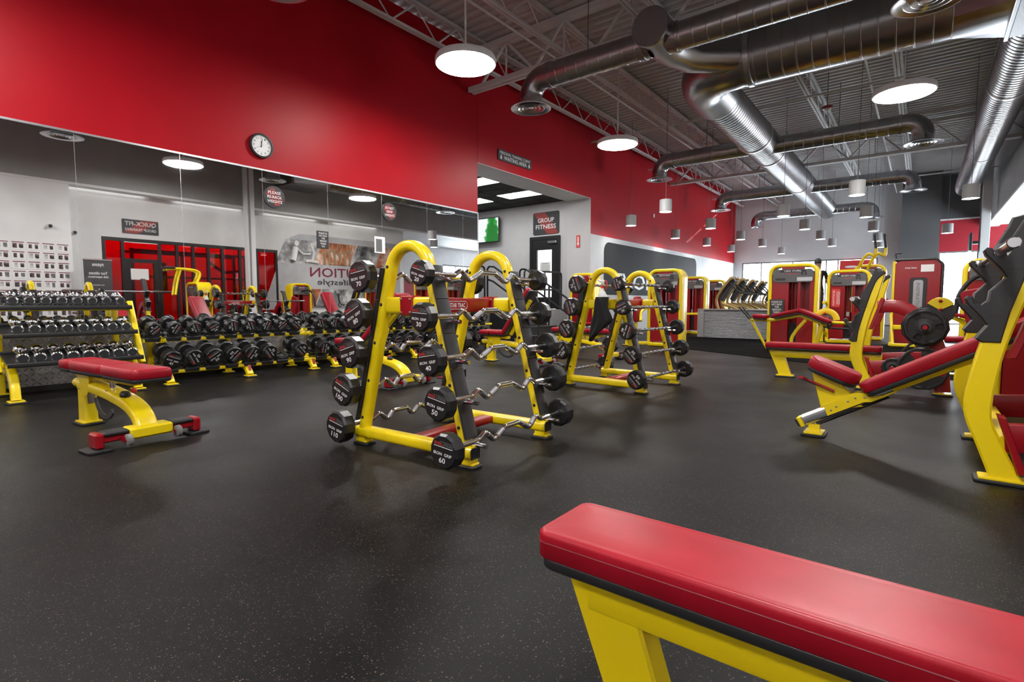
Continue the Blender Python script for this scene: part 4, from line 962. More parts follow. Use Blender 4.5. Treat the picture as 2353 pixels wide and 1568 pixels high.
# ------------------------------------------------------------------ adjustable benches
def adj_bench(label, loc, rz, back=0.):
    t = thing('adjustable_bench', label, 'bench', loc, rz); PW = .25
    def cushion(L, W, c, R):
        p = MB().pad(L, W, .066, .04, V(*c) + R @ V(0, 0, .022), R, .003, .034).build('pad', 'red_pad', t, 60)
        MB().pad(L - .012, W - .012, .026, .03, V(*c) - R @ V(0, 0, .004), R, 0, .004).build('pad_base', 'black_plastic', p, 50)
    I3 = Matrix.Identity(3)
    cushion(.2, PW, (-.08, 0, .42), I3)
    hinge = V(.05, 0, .42); Rb = Matrix.Rotation(-math.radians(back), 3, 'Y')
    if back == 0:
        cushion(.57, PW, (.305, 0, .42), I3); cushion(.53, PW, (.857, 0, .42), I3)
    else:
        cushion(.3, PW, (.17, 0, .42), I3); h2 = V(.33, 0, .42); cushion(.85, PW, h2 + Rb @ V(.44, 0, 0), Rb)
        MB().sweep([h2 + Rb @ V(.05, 0, -.03), h2 + Rb @ V(.7, 0, -.03)], rrect(.06, .05, .01, 2)).build('back_rail', 'yellow', t, 40)
        MB().sweep([(.5, 0, .25), h2 + Rb @ V(.4, 0, -.05)], rrect(.03, .06, .006, 2)).build('ladder', 'yellow', t, 40)
    MB().sweep([(-.12, 0, .395), (.85 if back == 0 else .35, 0, .395)], rrect(.07, .045, .01, 2)).build('seat_rail', 'yellow', t, 40)
    MB().prismb([(-.07, .02), (.07, .02), (.055, .4), (-.055, .4)], (0, 0, 0), X, Z, Y, .085, .01).build('rear_post', 'yellow', t, 40)
    foot(t, 0, 0, .17, .13)
    MB().box((0.073, -.0, .22), (.002, .05, .1), 0, Matrix.Rotation(math.radians(-2), 3, 'Y')).build('spec_plate', 'aluminium', t)
    sp = crom([(.0, 0, .31), (.35, 0, .30), (.62, 0, .25), (.85, 0, .17), (.98, 0, .08), (1.02, 0, .045)], 6)
    sp = crom([(.0, 0, .315), (.3, 0, .30), (.55, 0, .275), (.78, 0, .235), (.92, 0, .17), (.985, 0, .08)], 6)
    MB().sweep(sp, rrect(.13, .075, .02, 3), side=Y).build('spine', 'yellow', t, 40)
    MB().cyl((-.17, 0, .315), (-.06, 0, .315), .038, 16).build('pivot_tube', 'yellow', t); MB().lathe([(.001, 0), (.03, .0), (.036, .01), (.036, .03)], (-.2, 0, .315), X, 14, cap=False).build('end_knob', 'chrome', t)
    MB().sweep(fillet([(-.13, 0, .28), (-.13, 0, .15), (-.04, 0, .13)], .05), .018).build('handle', 'black_rubber', t)
    MB().prismb(rrect(.16, .2, .07, 6), (.14, -.06, .34), X, Z, Y, .012, .003).build('cam_plate', 'yellow', t, 40)
    MB().sweep(arc((.32, .0, .26), .17, 195, 320, 12), rrect(.012, .04, .003, 2), side=Y).build('adjust_arc', 'dark_grey', t, 40)
    MB().cyl((.47, 0, .29), (.47, 0, .39), .018, 10).build('stem', 'chrome', t); MB().prismb(rrect(.13, .12, .02, 3), (.47, 0, .3), X, Y, Z, .03, .004).build('bumper_plate', 'black_plastic', t)
    MB().lathe([(.03, 0), (.034, .02), (.026, .035)], (.72, -.02, .285), (.2, 0, 1), 14).build('bumper', 'black_rubber', t)
    MB().ball((.58, .09, .3), .022, 10).build('pull_knob', 'print_red', t)
    MB().box((.62, 0, .298), (.15, .05, .003), 0, Matrix.Rotation(math.radians(9), 3, 'Y')).build('badge', 'red_paint', t)
    # front cross bar with treads, wheels, feet
    MB().box((1.0, 0, .085), (.14, .26, .075), .012).build('foot_joint', 'yellow', t)
    MB().box((1.0, 0, .075), (.08, .6, .045), .008).build('foot_bar', 'red_paint', t)
    for s in (-1, 1):
        MB().box((1.0, s * .2, .107), (.115, .14, .03), .01).build('step_pad', 'black_rubber', t)
        MB().box((1.0, s * .295, .07), (.12, .05, .1), .012).build('foot_block', 'red_paint', t)
        MB().prismb(rrect(.17, .14, .02, 3), (1.0, s * .3, .01), X, Y, Z, .02, .004).build('rubber_foot', 'black_rubber', t)
        w_ = MB().lathe([(.001, -.018), (.03, -.018), (.04, -.012), (.04, .012), (.03, .018), (.001, .018)], (1.085, s * .15, .055), Y, 18, cap=False).build('wheel', 'wheel', t, 40)
        MB().lathe([(.001, -.021), (.014, -.021), (.014, .021), (.001, .021)], (1.085, s * .15, .055), Y, 12, cap=False).build('axle_cap', 'red_paint', w_)
        MB().box((1.05, s * .17, .065), (.07, .02, .03)).build('wheel_bracket', 'red_paint', t)
    return t
adj_bench('red adjustable flat bench standing alone in front of the chrome dumbbells', (2.3, 1.205, 0), math.radians(5))
adj_bench('red adjustable bench with raised back behind the near barbell rack', (1.85, 3.95, 0), math.radians(3), 42)
adj_bench('red adjustable bench with raised back near the steps', (1.95, 6.55, 0), math.radians(2), 55)
adj_bench('red adjustable flat bench behind the farther barbell rack', (2.42, 7.95, 0), math.radians(-4))
# ------------------------------------------------------------------ weight plates
def plate_parts(t, D):
    R = D / 2
    def rim(): return MB().lathe([(R - .03, -.012), (R - .025, -.02), (R - .008, -.02), (R, -.012), (R, .012), (R - .008, .02), (R - .025, .02), (R - .03, .012), (R - .03, -.012)], (0, 0, 0), Y, 12, PI / 12, cap=False)
    part(('prim', D), rim, 'rim', 'urethane', t, None, None, 25)
    def web():
        b = MB()
        for k in range(3):
            a0, a1 = 120 * k + 35, 120 * k + 125; n = 8
            outer = [(R * .86 * math.cos(math.radians(a0 + (a1 - a0) * i / n)), R * .86 * math.sin(math.radians(a0 + (a1 - a0) * i / n))) for i in range(n + 1)]
            inner = [(R * .42 * math.cos(math.radians(a1 + (a0 - a1) * i / n)), R * .42 * math.sin(math.radians(a1 + (a0 - a1) * i / n))) for i in range(n + 1)]
            b.prism(outer + inner, (0, 0, 0), X, Z, Y, .016)
        b.lathe([(.035, -.016), (R * .46, -.012), (R * .46, .012), (.035, .016)], (0, 0, 0), Y, 24, cap=False); return b
    part(('pweb', D), web, 'web', 'urethane', t, None, None, 30)
    part(('phub', D), lambda: MB().lathe([(.03, -.022), (.055, -.02), (.06, -.012), (.06, .012), (.055, .02), (.03, .022)], (0, 0, 0), Y, 20, cap=False), 'hub', 'black_plastic', t, None, None, 40)
    part(('ptxt', D), lambda: MB().text('IRON GRIP', R * .8, R * .12, (0, -.0095, R * .62), X, Z), 'lettering', 'dark_grey', t)
def weight_plate(label, loc, D, roll=0., group='weight plates'):
    t = thing('weight_plate', label, 'weight plate', loc, 0, group); t.rotation_euler = (0, roll, 0); plate_parts(t, D)
# ------------------------------------------------------------------ olympic benches
FR0 = [(-.07, .02), (-.135, .2), (-.18, .32), (-.192, .42), (-.175, .56), (-.13, .78), (-.06, 1.05), (.02, 1.36), (.06, 1.5)]
def fx(z):
    for a, c in zip(FR0, FR0[1:]):
        if a[1] <= z <= c[1]: return a[0] + (c[0] - a[0]) * (z - a[1]) / (c[1] - a[1])
    return FR0[-1][0]
def up_poly(top):
    f = [p for p in FR0 if p[1] < top - .06] + [(fx(top), top)]
    r = [(fx(top) + .11, top + .03)] + [p for p in [(.05, 1.05), (-.03, .74), (-.062, .55), (-.075, .42), (-.068, .31), (-.01, .17), (.06, .02)] if p[1] < top - .06]
    return [tuple(p) for p in crom(f, 4)] + [tuple(p) for p in crom(r, 4)]
def hook_poly(z0, z1, hooks, wd=.068):
    """black cover on the front edge of an upright with J hooks"""
    p = [(fx(z0) + wd + .01, z0), (fx(z0) + .0, z0), (fx(z0 + .02) - .03, z0 + .02)]
    for z in hooks:
        x = fx(z)
        p += [(x - .035, z - .12), (x - .06, z - .08), (x - .12, z - .005), (x - .128, z + .02), (x - .115, z + .035), (x - .095, z + .03), (x - .085, z - .005), (x - .058, z - .014), (x - .036, z + .01), (x - .03, z + .06)]
    p += [(fx(z1) - .024, z1 - .05), (fx(z1) - .005, z1 + .01), (fx(z1) + .09, z1 + .035), (fx(z1) + .11, z1 + .01), (fx(z1) + wd + .02, z1 - .03), (fx(z1 - .08) + wd + .006, z1 - .08)]
    zz = z1 - .2
    while zz > z0 + .05: p.append((fx(zz) + wd, zz)); zz -= .2
    return p
def uprights(t, hooks, top=1.36, cov=.72, wd=.068, arms=True, low=True):
    for s in (-1, 1):
        y = s * .55
        MB().prismb(up_poly(top), (0, y, 0), X, Z, Y, .075, .01).build('upright', 'yellow', t, 30)
        MB().prismb(rrect(.26, .15, .02, 3), (-.005, y, .008), X, Y, Z, .016, .004).build('rubber_foot', 'black_rubber', t)
        MB().prismb(rrect(.22, .11, .01, 2), (-.005, y, .021), X, Y, Z, .012, .002).build('foot_plate', 'yellow', t)
        MB().prismb(hook_poly(cov, top, hooks, wd), (0, y, 0), X, Z, Y, .098, .008).build('hook_cover', 'black_plastic', t, 30)
        for z in (cov + .14, cov + .38, top - .08): MB().box((fx(z) + .018, y - .0495, z), (.08, .001, .003)).build('groove', 'black_paint', t)
        if arms:
            MB().prismb([(-.035, .66), (.0, .66), (.1, .98), (.065, 1.0)], (0.005, y, 0), X, Z, Y, .1, .008).build('bracket', 'red_paint', t)
            MB().sweep(crom([(.04, y, .9), (.2, y, .905), (.36, y, .82), (.5, y, .64), (.58, y, .4), (.62, y, .04)], 5), rrect(.06, .13, .014, 2), side=Y).build('storage_arm', 'red_paint', t, 40)
            foot(t, .62, y, .14, .1)
        if low:
            MB().prismb([(-.07, .36), (-.035, .35), (.06, .06), (.02, .06)], (.015, y, 0), X, Z, Y, .1, .008).build('bracket', 'red_paint', t)
            MB().sweep([(-.02, y, .24), (.6, y, .3)], rrect(.05, .15, .01, 2), side=Y).build('lower_arm', 'red_paint', t, 40)
    for x, z, q in ((.45, .70, 1), (.2, .27, 1), (.45, .28, 1)):
        for s in (-1, 1):
            MB().cyl((x, s * .52, z), (x, s * .80, z), .024, 14).build('plate_peg', 'chrome', t)
            MB().lathe([(.001, 0), (.022, 0), (.024, .008)], (x, s * .808, z), (0, -s, 0), 14, cap=False).build('peg_cap', 'red_paint', t)
            MB().lathe([(.045, 0), (.045, .02), (.025, .024)], (x, s * .58, z), (0, s, 0), 16).build('peg_collar', 'black_rubber', t)
    MB().sweep([(.0, -.55, .2), (0, .55, .2)], rrect(.08, .09, .014, 2)).build('cross_tube', 'yellow', t, 40)
def olympic_bar(label, loc):
    t = thing('olympic_barbell', label, 'barbell', loc, PI / 2)
    MB().cyl((-.68, 0, 0), (.68, 0, 0), .0145, 12).build('shaft', 'steel', t)
    for s in (-1, 1):
        MB().lathe([(.026, 0), (.026, .40), (.022, .405), (.001, .405)], (s * .69, 0, 0), (s, 0, 0), 20, cap=False).build('sleeve', 'chrome', t)
        MB().lathe([(.02, 0), (.037, .004), (.037, .028), (.026, .032)], (s * .67, 0, 0), (s, 0, 0), 6).build('collar', 'chrome', t, 20)
def flat_bench(label, loc):
    t = thing('olympic_flat_bench', label, 'bench press', loc)
    for L, cx_ in ((.94, -.69), (.28, -.065)):
        p = MB().pad(L, .225, .064, .03, (cx_, 0, .375), None, .001, .016).build('pad', 'red_pad', t, 50)
        MB().sweep([(cx_ + a, c, .375 + .040) for a, c in rrect(L + .0005, .2255, .03, 4)], ngon(.0013, 4), closed=True, cap=False).build('seam', 'seam', p)
        MB().pad(L - .01, .215, .026, .035, (cx_, 0, .35), None, 0, .004).build('pad_base', 'black_plastic', p, 50)
    MB().sweep([(-1.06, 0, .30), (.08, 0, .30)], rrect(.085, .1, .012, 2)).build('spine', 'yellow', t, 40)
    MB().prismb([(-1.13, .35), (-.97, .35), (-.86, .025), (-1.0, .025)], (0, 0, 0), X, Z, Y, .075, .008).build('front_leg', 'yellow', t, 30)
    foot(t, -.93, 0, .2, .12)
    MB().box((.0, 0, .25), (.08, .09, .12), .008).build('rear_post', 'yellow', t)
    uprights(t, (.74, .97), 1.25, .52, .04); return t
flat_bench('red and yellow olympic flat bench in the middle distance at right', (7.02, 7.45, 0))
olympic_bar('chrome olympic barbell resting on the middle flat bench', (7.02 + fx(.97) - .063, 7.45, .983))
flat_bench('large red flat bench filling the lower right foreground', (7.93, 1.06, 0))
olympic_bar('chrome olympic barbell on the foreground flat bench, seen in the mirror', (7.93 + fx(.97) - .063, 1.06, .983))
for lab, loc, D, rr in (('black twelve-sided plate with red peg on the flat bench upper arm', (7.47, 6.766, .70), .36, .3), ('second black plate behind the first on the flat bench upper arm', (7.47, 6.815, .70), .40, .9), ('large black plate low on the near arm of flat bench', (7.47, 6.76, .28), .44, .5),
                        ('black plate on the far arm of the flat bench', (7.47, 8.085, .70), .40, 1.2), ('small black plate on front lower peg of flat bench', (7.22, 6.815, .27), .2, .2), ('black plate low on the far arm of flat bench', (7.47, 8.085, .28), .44, .1)):
    weight_plate(lab, loc, D, rr)
# incline bench
t = thing('olympic_incline_bench', 'red and yellow olympic incline bench at the right edge', 'bench press', (7.83, 4.3, 0))
ang = math.atan2(.55, .95); Ri = Matrix.Rotation(-ang, 3, 'Y'); a0 = V(-.66, 0, .33)
a0 = V(-.66, 0, .31)
p = MB().pad(1.15, .23, .07, .05, a0 + Ri @ V(.575, 0, .03), Ri, .002, .02).build('back_pad', 'red_pad', t, 50)
MB().pad(1.13, .22, .032, .05, a0 + Ri @ V(.575, 0, .0), Ri, 0, .005).build('pad_base', 'black_plastic', p, 50)
MB().sweep([V(-1.03, 0, .10) + Ri @ V(.56, 0, 0), V(-1.03, 0, .10) + Ri @ V(1.6, 0, 0)], rrect(.08, .075, .012, 2)).build('spine', 'yellow', t, 40)
MB().sweep([V(-1.03, 0, .10), V(-1.03, 0, .10) + Ri @ V(.58, 0, 0)], rrect(.086, .08, .02, 3)).build('seat_track', 'aluminium', t, 40)
MB().box(V(-1.05, 0, .085), (.03, .085, .08), .008, Ri).build('track_end', 'yellow', t); MB().box(V(-1.07, 0, .078), (.02, .07, .06), .008, Ri).build('end_cap', 'black_plastic', t)
c0 = V(-1.0, 0, .12)
for s in (-1, 1):
    pl_ = [(.12, -.03), (.13, .05), (.34, .05), (.39, .03), (.42, -.01), (.48, -.03), (.56, -.03), (.56, -.04), (.47, -.045), (.40, -.045), (.36, -.03)]
    o_ = MB().prismb(pl_, c0 + V(0, s * .05, 0), Ri @ X, Ri @ Z, Y, .012, .003).build('seat_carriage', 'yellow', t, 30)
    for q in ((.16, .0), (.2, .01), (.28, .015), (.33, .02), (.38, .0)):
        MB().lathe([(.008, 0), (.006, .005), (.001, .006)], c0 + V(0, s * .057, 0) + Ri @ V(q[0], 0, q[1]), (0, s, 0), 8).build('bolt', 'chrome', o_)
MB().sweep([c0 + Ri @ V(.02, 0, -.06), c0 + Ri @ V(.5, 0, -.055)], .012).build('gas_spring', 'black_paint', t)
MB().prismb([(-.99, .45), (-.85, .44), (-.68, .24), (-.92, .17)], (0, 0, 0), X, Z, Y, .07, .008).build('seat_post', 'yellow', t, 30)
Rs = Matrix.Rotation(math.radians(22), 3, 'Y')
p = MB().pad(.33, .24, .075, .09, V(-.87, 0, .445), Rs, .004, .03).build('seat_pad', 'red_pad', t, 50)
MB().pad(.32, .23, .03, .09, V(-.87, 0, .445) + Rs @ V(0, 0, -.026), Rs, 0, .004).build('pad_base', 'black_plastic', p, 50)
MB().sweep(fillet([(-1.05, -.1, .42), (-1.02, -.06, .40), (-.85, -.045, .33)], .03), rrect(.045, .016, .006, 2)).build('lever', 'red_paint', t)
MB().box((-.965, 0, .05), (.07, .06, .06)).build('front_post', 'yellow', t); foot(t, -.965, 0, .12, .16)
MB().box((.42, 0, .42), (.08, .09, .8), .01).build('rear_post', 'yellow', t); foot(t, .42, 0, .16, .16)
uprights(t, (.95, 1.2), 1.5, .74)
olympic_bar('chrome olympic barbell resting on the incline bench hooks', (7.83 + fx(1.2) - .063, 4.3, 1.213))
for lab, loc, D, rr in (('black plate on the near lower peg of the incline bench', (8.03, 3.64, .27), .13, .4), ('black plate with red peg on the lower rear peg of incline bench', (8.28, 3.66, .28), .36, .9), ('black plate on upper arm of incline bench', (8.28, 3.66, .70), .4, .3)):
    weight_plate(lab, loc, D, rr)
# ================================================================== selectorised machines
def tower(t, w_, h_, title, d_=.34, o=(0, 0, 0), placard=True, solid=False):
    """weight tower facing local -y: yellow bow frame, red shrouds, placard, stack"""
    o = V(*o); hw = w_ / 2 - .035; r = .16
    path = fillet([o + V(-hw, 0, .05), o + V(-hw, 0, h_ - .035), o + V(hw, 0, h_ - .035), o + V(hw, 0, .05)], r, 7)
    MB().sweep(path, rrect(d_, .07, .02, 3), side=Y).build('bow_frame', 'yellow', t, 40)
    MB().sweep([o + V(-hw, 0, .045), o + V(hw, 0, .045)], rrect(d_ + .06, .07, .012, 2)).build('base', 'yellow', t, 40)
    yf = -d_ / 2 + .03; iw = w_ - .15; zt = h_ - .2
    x0, x1 = -iw / 2, iw / 2; g0, g1 = -iw * .09, iw * .12
    MB().prismb([(x0, .1), (g0, .1), (g0, zt), (x0, zt)], o + V(0, yf, 0), X, Z, -Y, .03, .004).build('shroud', 'red_paint', t)
    b = MB()
    b.prism([(g1, .1), (x1, .1), (x1, h_ * .42), (g1, h_ * .42)], o + V(0, yf, 0), X, Z, -Y, .03); b.prism([(g1, h_ * .42), (g1 + .05, h_ * .42), (g1 + .05, zt), (g1, zt)], o + V(0, yf, 0), X, Z, -Y, .03); b.prism([(x1 - .07, h_ * .42), (x1, h_ * .42), (x1, zt), (x1 - .07, zt)], o + V(0, yf, 0), X, Z, -Y, .03)
    b.build('shroud', 'red_paint', t)
    MB().box(o + V(0, -yf, (zt + .1) / 2), (iw, .02, zt - .1)).build('rear_shroud', 'red_paint', t)
    for k in range(12): MB().box(o + V((g0 + g1) / 2, .0, .14 + .034 * k), (g1 - g0 - .01, .14, .03), .003).build('weight', 'black_paint', t)
    for q in (g0 + .03, g1 - .03): MB().cyl(o + V(q, 0, .55), o + V(q, 0, zt), .011, 8).build('guide_rod', 'chrome', t)
    MB().box(o + V((g0 + g1) / 2, yf - .018, h_ * .40), (.06, .004, .1)).build('pin_label', 'aluminium', t)
    if placard:
        MB().prismb([(p[0], p[1]) for p in rrect(iw - .02, .26, .07, 5)], o + V(0, yf - .025, h_ - .24), X, Z, -Y, .02, .004).build('placard', 'placard', t)
        MB().box(o + V(0, yf - .037, h_ - .145), (iw * .62, .004, .045)).build('title_strip', 'print_dark', t)
        b = MB(); b.text(title, iw * .4, .03, o + V(0, yf - .0405, h_ - .145), X, Z); b.build('lettering', 'print_white', t)
        b = MB(); b.text('STAR TRAC', iw * .26, .024, o + V(0, yf - .0365, h_ - .2), X, Z); b.build('badge', 'print_red', t)
        MB().box(o + V(iw * .28, yf - .036, h_ - .31), (iw * .36, .002, .075)).build('instruction_label', 'aluminium', t); MB().box(o + V(-iw * .3, yf - .036, h_ - .31), (iw * .25, .002, .045)).build('name_label', 'print_dark', t)
        for q in (.22, .3): MB().ball(o + V(iw * q, yf - .036, h_ - .2), .02, 8, (1, .1, 1.6)).build('muscle_diagram', 'print_dark', t)
        MB().box(o + V(0, yf - .01, h_ - .085), (iw * .55, .03, .05), .006).build('top_plate', 'red_paint', t)
def seat(t, c, L=.36, W=.3, back=None, lean=15):
    p = MB().pad(L, W, .06, .06, V(*c)).build('seat_pad', 'red_pad', t, 50); MB().pad(L - .02, W - .02, .025, .06, V(*c) - V(0, 0, .024)).build('pad_base', 'black_plastic', p, 50)
    MB().sweep([V(*c) + V(0, 0, -.02), (c[0], c[1], .05)], rrect(.06, .07, .01, 2), side=Y).build('seat_post', 'yellow', t, 40)
    if back:
        R = Matrix.Rotation(math.radians(back[3]), 3, Vector(back[4])) @ Matrix.Rotation(PI / 2, 3, 'Y')
        p = MB().pad(.55, .28, .06, .06, V(*back[:3]), R).build('back_pad', 'red_pad', t, 50); MB().pad(.53, .26, .025, .06, V(*back[:3]) - R @ V(0, 0, .024), R).build('pad_base', 'black_plastic', p, 50)
        MB().sweep([(back[0], back[1], .3), (back[0], back[1], back[2])], rrect(.05, .05, .01, 2), side=Y).build('back_post', 'yellow', t, 40)
    foot(t, c[0], c[1], .14, .2)
# leg curl
t = thing('leg_curl_machine', 'red and yellow leg curl machine with angled prone pad', 'weight machine', (5.37, 12.0, 0))
tower(t, .9, 1.72, 'LEG CURL')
y = -.75; R1 = Matrix.Rotation(math.radians(-14), 3, 'Y'); R2 = Matrix.Rotation(math.radians(23), 3, 'Y')
for L, c, R in ((.26, (-.44, y, .64), Matrix.Rotation(math.radians(4), 3, 'Y')), (.48, (.03, y, .71), R1), (.56, (.50, y, .66), R2)):
    p = MB().pad(L, .3, .07, .03, c, R, .006).build('pad', 'red_pad', t, 50); MB().pad(L - .02, .28, .025, .03, V(*c) - R @ V(0, 0, .024), R).build('pad_base', 'black_plastic', p, 50)
MB().sweep([(-.6, y, .6), (-.2, y, .61), (.25, y, .70), (.7, y, .53)], rrect(.06, .06, .012, 2), side=Y).build('bench_rail', 'yellow', t, 40)
MB().sweep(crom([(.35, y, .62), (.2, y, .42), (.12, y, .25), (.14, y, .06)], 4), rrect(.06, .06, .012, 2), side=Y).build('bench_leg', 'yellow', t, 40)
MB().sweep([(.62, y, .56), (.52, y, .06)], rrect(.06, .06, .012, 2), side=Y).build('bench_leg', 'yellow', t, 40)
MB().sweep([(.05, y, .05), (.85, y, .05)], rrect(.08, .07, .012, 2)).build('floor_beam', 'yellow', t, 40); MB().sweep([(.45, y, .05), (.45, 0, .05)], rrect(.08, .07, .012, 2)).build('floor_beam', 'yellow', t, 40)
MB().sweep([(-.62, y, .62), (-.3, y, .04)], rrect(.05, .05, .01, 2), side=Y).build('handle_brace', 'yellow', t, 40)
for s in (-.1, .1):
    MB().sweep([(-.62, y + s, .62), (-.82, y + s * 1.2, .86)], .016).build('grip', 'black_rubber', t)
MB().sweep(arc((.66, y + .12, .62), .17, 0, 180, 12), rrect(.02, .1, .004, 2), side=Y).build('cam_arc', 'yellow', t, 40)
MB().lathe([(.001, -.01), (.15, -.01), (.15, .01), (.001, .01)], (.66, y + .14, .62), Y, 24, cap=False).build('cam_disc', 'mid_grey', t)
for q in ((.64, .74), (.7, .66)): MB().ball((q[0], y + .1, q[1]), .025, 10).build('adjust_knob', 'red_paint', t)
MB().sweep([(.66, y + .05, .58), (1.15, y + .05, .57)], .03).build('roller_arm', 'yellow', t); MB().sweep([(.7, y, .48), (1.1, y, .47)], .018).build('rod', 'black_paint', t)
MB().cyl((1.12, y - .22, .47), (1.12, y + .22, .47), .06, 18).build('roller', 'black_plastic', t)
t = rsign('notice_card', 'black card on leg curl machine reading PLEASE DO NOT DROP THE WEIGHTS', (5.10, 11.815, .83), 0, .27, .36, [('PLEASE DO', .2, .038, .13), ('NOT DROP', .19, .038, .077), ('THE', .08, .038, .025), ('WEIGHTS', .17, .038, -.028), ('THANK', .13, .038, -.08), ('YOU.', .08, .038, -.132)], .008, False)
# biceps curl
t = thing('biceps_curl_machine', 'red and yellow biceps curl machine with a narrow placard', 'weight machine', (6.08, 14.5, 0))
tower(t, .86, 1.70, 'BICEPS CURL'); MB().box((-.24, -.16, 1.05), (.17, .004, .42)).build('red_notice', 'print_red', t)
b = MB(); b.text('NOTICE', .34, .04, (-.28, -.1635, 1.05), Z, -X); b.build('lettering', 'print_white', t)
for q in range(4): MB().box((-.22 + .02 * q, -.1635, 1.05), (.006, .001, .3)).build('text_line', 'print_white', t)
seat(t, (-.45, -.5, .42), .3, .3); MB().sweep([(-.42, .0, .9), (-.42, -.6, .95)], rrect(.06, .06, .01, 2)).build('arm', 'yellow', t, 40); MB().sweep([(-.35, -.1, .1), (-.7, -.5, .6)], rrect(.06, .06, .01, 2)).build('brace', 'yellow', t, 40)
# overhead press arms behind the biceps machine
t = thing('shoulder_press_machine', 'yellow overhead arms with black grips behind the biceps machine', 'weight machine', (6.35, 16.2, 0))
tower(t, .7, 1.9, 'SHOULDER PRESS')
for s in (-.18, .02):
    MB().sweep(crom([(-.1 + s, -.1, 1.6), (.0 + s, -.2, 1.95), (.15 + s, -.25, 2.15), (.28 + s, -.25, 2.1), (.3 + s, -.25, 2.3)], 5), .035).build('arm', 'yellow', t, 60)
    MB().sweep([(.3 + s, -.25, 2.28), (.26 + s, -.25, 2.62)], rrect(.09, .06, .02, 2)).build('grip', 'black_rubber', t)
# tall inspiration tower
t = thing('multi_tower', 'tall red weight tower with vertical INSPIRATION badge', 'weight machine', (7.33, 14.35, 0))
MB().prismb(rrect(.78, 1.78, .1, 6), (.0, 0, .95), X, Z, -Y, .3, .012).build('shroud', 'red_paint', t, 30)
MB().box((-.41, 0, .93), (.05, .3, 1.82), .01).build('frame', 'yellow', t); MB().sweep(fillet([(-.4, .0, 1.86), (.3, 0, 1.86), (.415, 0, 1.74), (.415, 0, .06)], .1), rrect(.32, .05, .015, 2), side=Y).build('edge_trim', 'black_plastic', t, 40)
MB().prismb(rrect(.3, .95, .06, 5), (.02, -.155, 1.0), X, Z, -Y, .02, .005).build('window', 'black_plastic', t); MB().prismb(rrect(.17, .85, .05, 5), (.02, -.168, 1.0), X, Z, -Y, .015, .005).build('badge_plate', 'steel', t)
b = MB(); b.text('INSPIRATION', .62, .06, (.02, -.177, 1.05), -Z, X); b.build('lettering', 'mid_grey', t); b = MB(); b.text('STAR TRAC', .2, .03, (-.12, -.152, 1.68), X, Z); b.build('badge', 'print_white', t)
MB().box((.16, -.152, 1.67), (.22, .004, .15)).build('notice_sheet', 'paper', t); MB().sweep([(-.38, 0, 1.86), (-.4, 0, 2.0), (-.3, 0, 2.02)], .02).build('hook', 'black_paint', t)
MB().sweep([(-.4, -.5, .05), (.4, -.5, .05)], rrect(.08, .07, .012, 2)).build('floor_beam', 'yellow', t, 40); MB().sweep([(-.4, 0, .06), (-.4, -.5, .06)], rrect(.07, .07, .012, 2)).build('floor_beam', 'yellow', t, 40)
MB().sweep([(-.36, -.45, .06), (-.42, -.3, .7)], rrect(.06, .06, .01, 2)).build('brace', 'yellow', t, 40); MB().box((-.3, -.45, .42), (.16, .12, .1), .02).build('step_block', 'yellow', t)
# leg extension at right
t = thing('leg_extension_machine', 'red and yellow leg machine with round yellow cam at right', 'weight machine', (8.4, 12.3, 0))
tower(t, .85, 1.70, 'LEG EXTENSION')
MB().lathe([(.001, -.02), (.2, -.02), (.2, .02), (.001, .02)], (-.73, -1.22, .8), Y, 28, cap=False).build('cam_disc', 'black_plastic', t, 40)
MB().prismb([(0, -.02)] + [(.19 * math.cos(math.radians(a)), .19 * math.sin(math.radians(a))) for a in range(25, 160, 9)], (-.73, -1.26, .84), X, Z, Y, .02, .004).build('cam_sector', 'yellow', t)
for q in ((-.73, .97), (-.73, .83)): MB().ball((q[0], -1.28, q[1]), .028, 10).build('adjust_knob', 'red_paint', t)
R = Matrix.Rotation(math.radians(14), 3, 'Y'); MB().pad(.55, .28, .06, .04, (-.28, -1.2, .66), R).build('thigh_pad', 'red_pad', t, 50)
MB().sweep([(-.7, -1.2, .78), (-.4, -1.2, .62), (.1, -1.2, .55)], rrect(.07, .07, .01, 2), side=Y).build('arm', 'yellow', t, 40); MB().sweep([(-.1, -1.2, .58), (-.5, -1.2, .1), (-.5, -1.2, .04)], rrect(.07, .07, .01, 2), side=Y).build('leg', 'yellow', t, 40); MB().sweep([(-.3, -1.2, .05), (-.3, 0, .05)], rrect(.08, .07, .012, 2)).build('floor_beam', 'yellow', t, 40)
MB().sweep([(-.55, -1.0, .35), (-.12, -1.0, .35)], .05).build('roller', 'black_plastic', t)
R = Matrix.Rotation(math.radians(-62), 3, 'Y') ; MB().pad(.7, .28, .06, .05, (.0, -.9, 1.05), Matrix.Rotation(math.radians(62), 3, 'Y')).build('back_pad', 'black_plastic', t, 50); MB().sweep([(-.16, -.9, 1.4), (.18, -.9, .6)], rrect(.05, .05, .01, 2), side=Y).build('back_rail', 'yellow', t, 40)
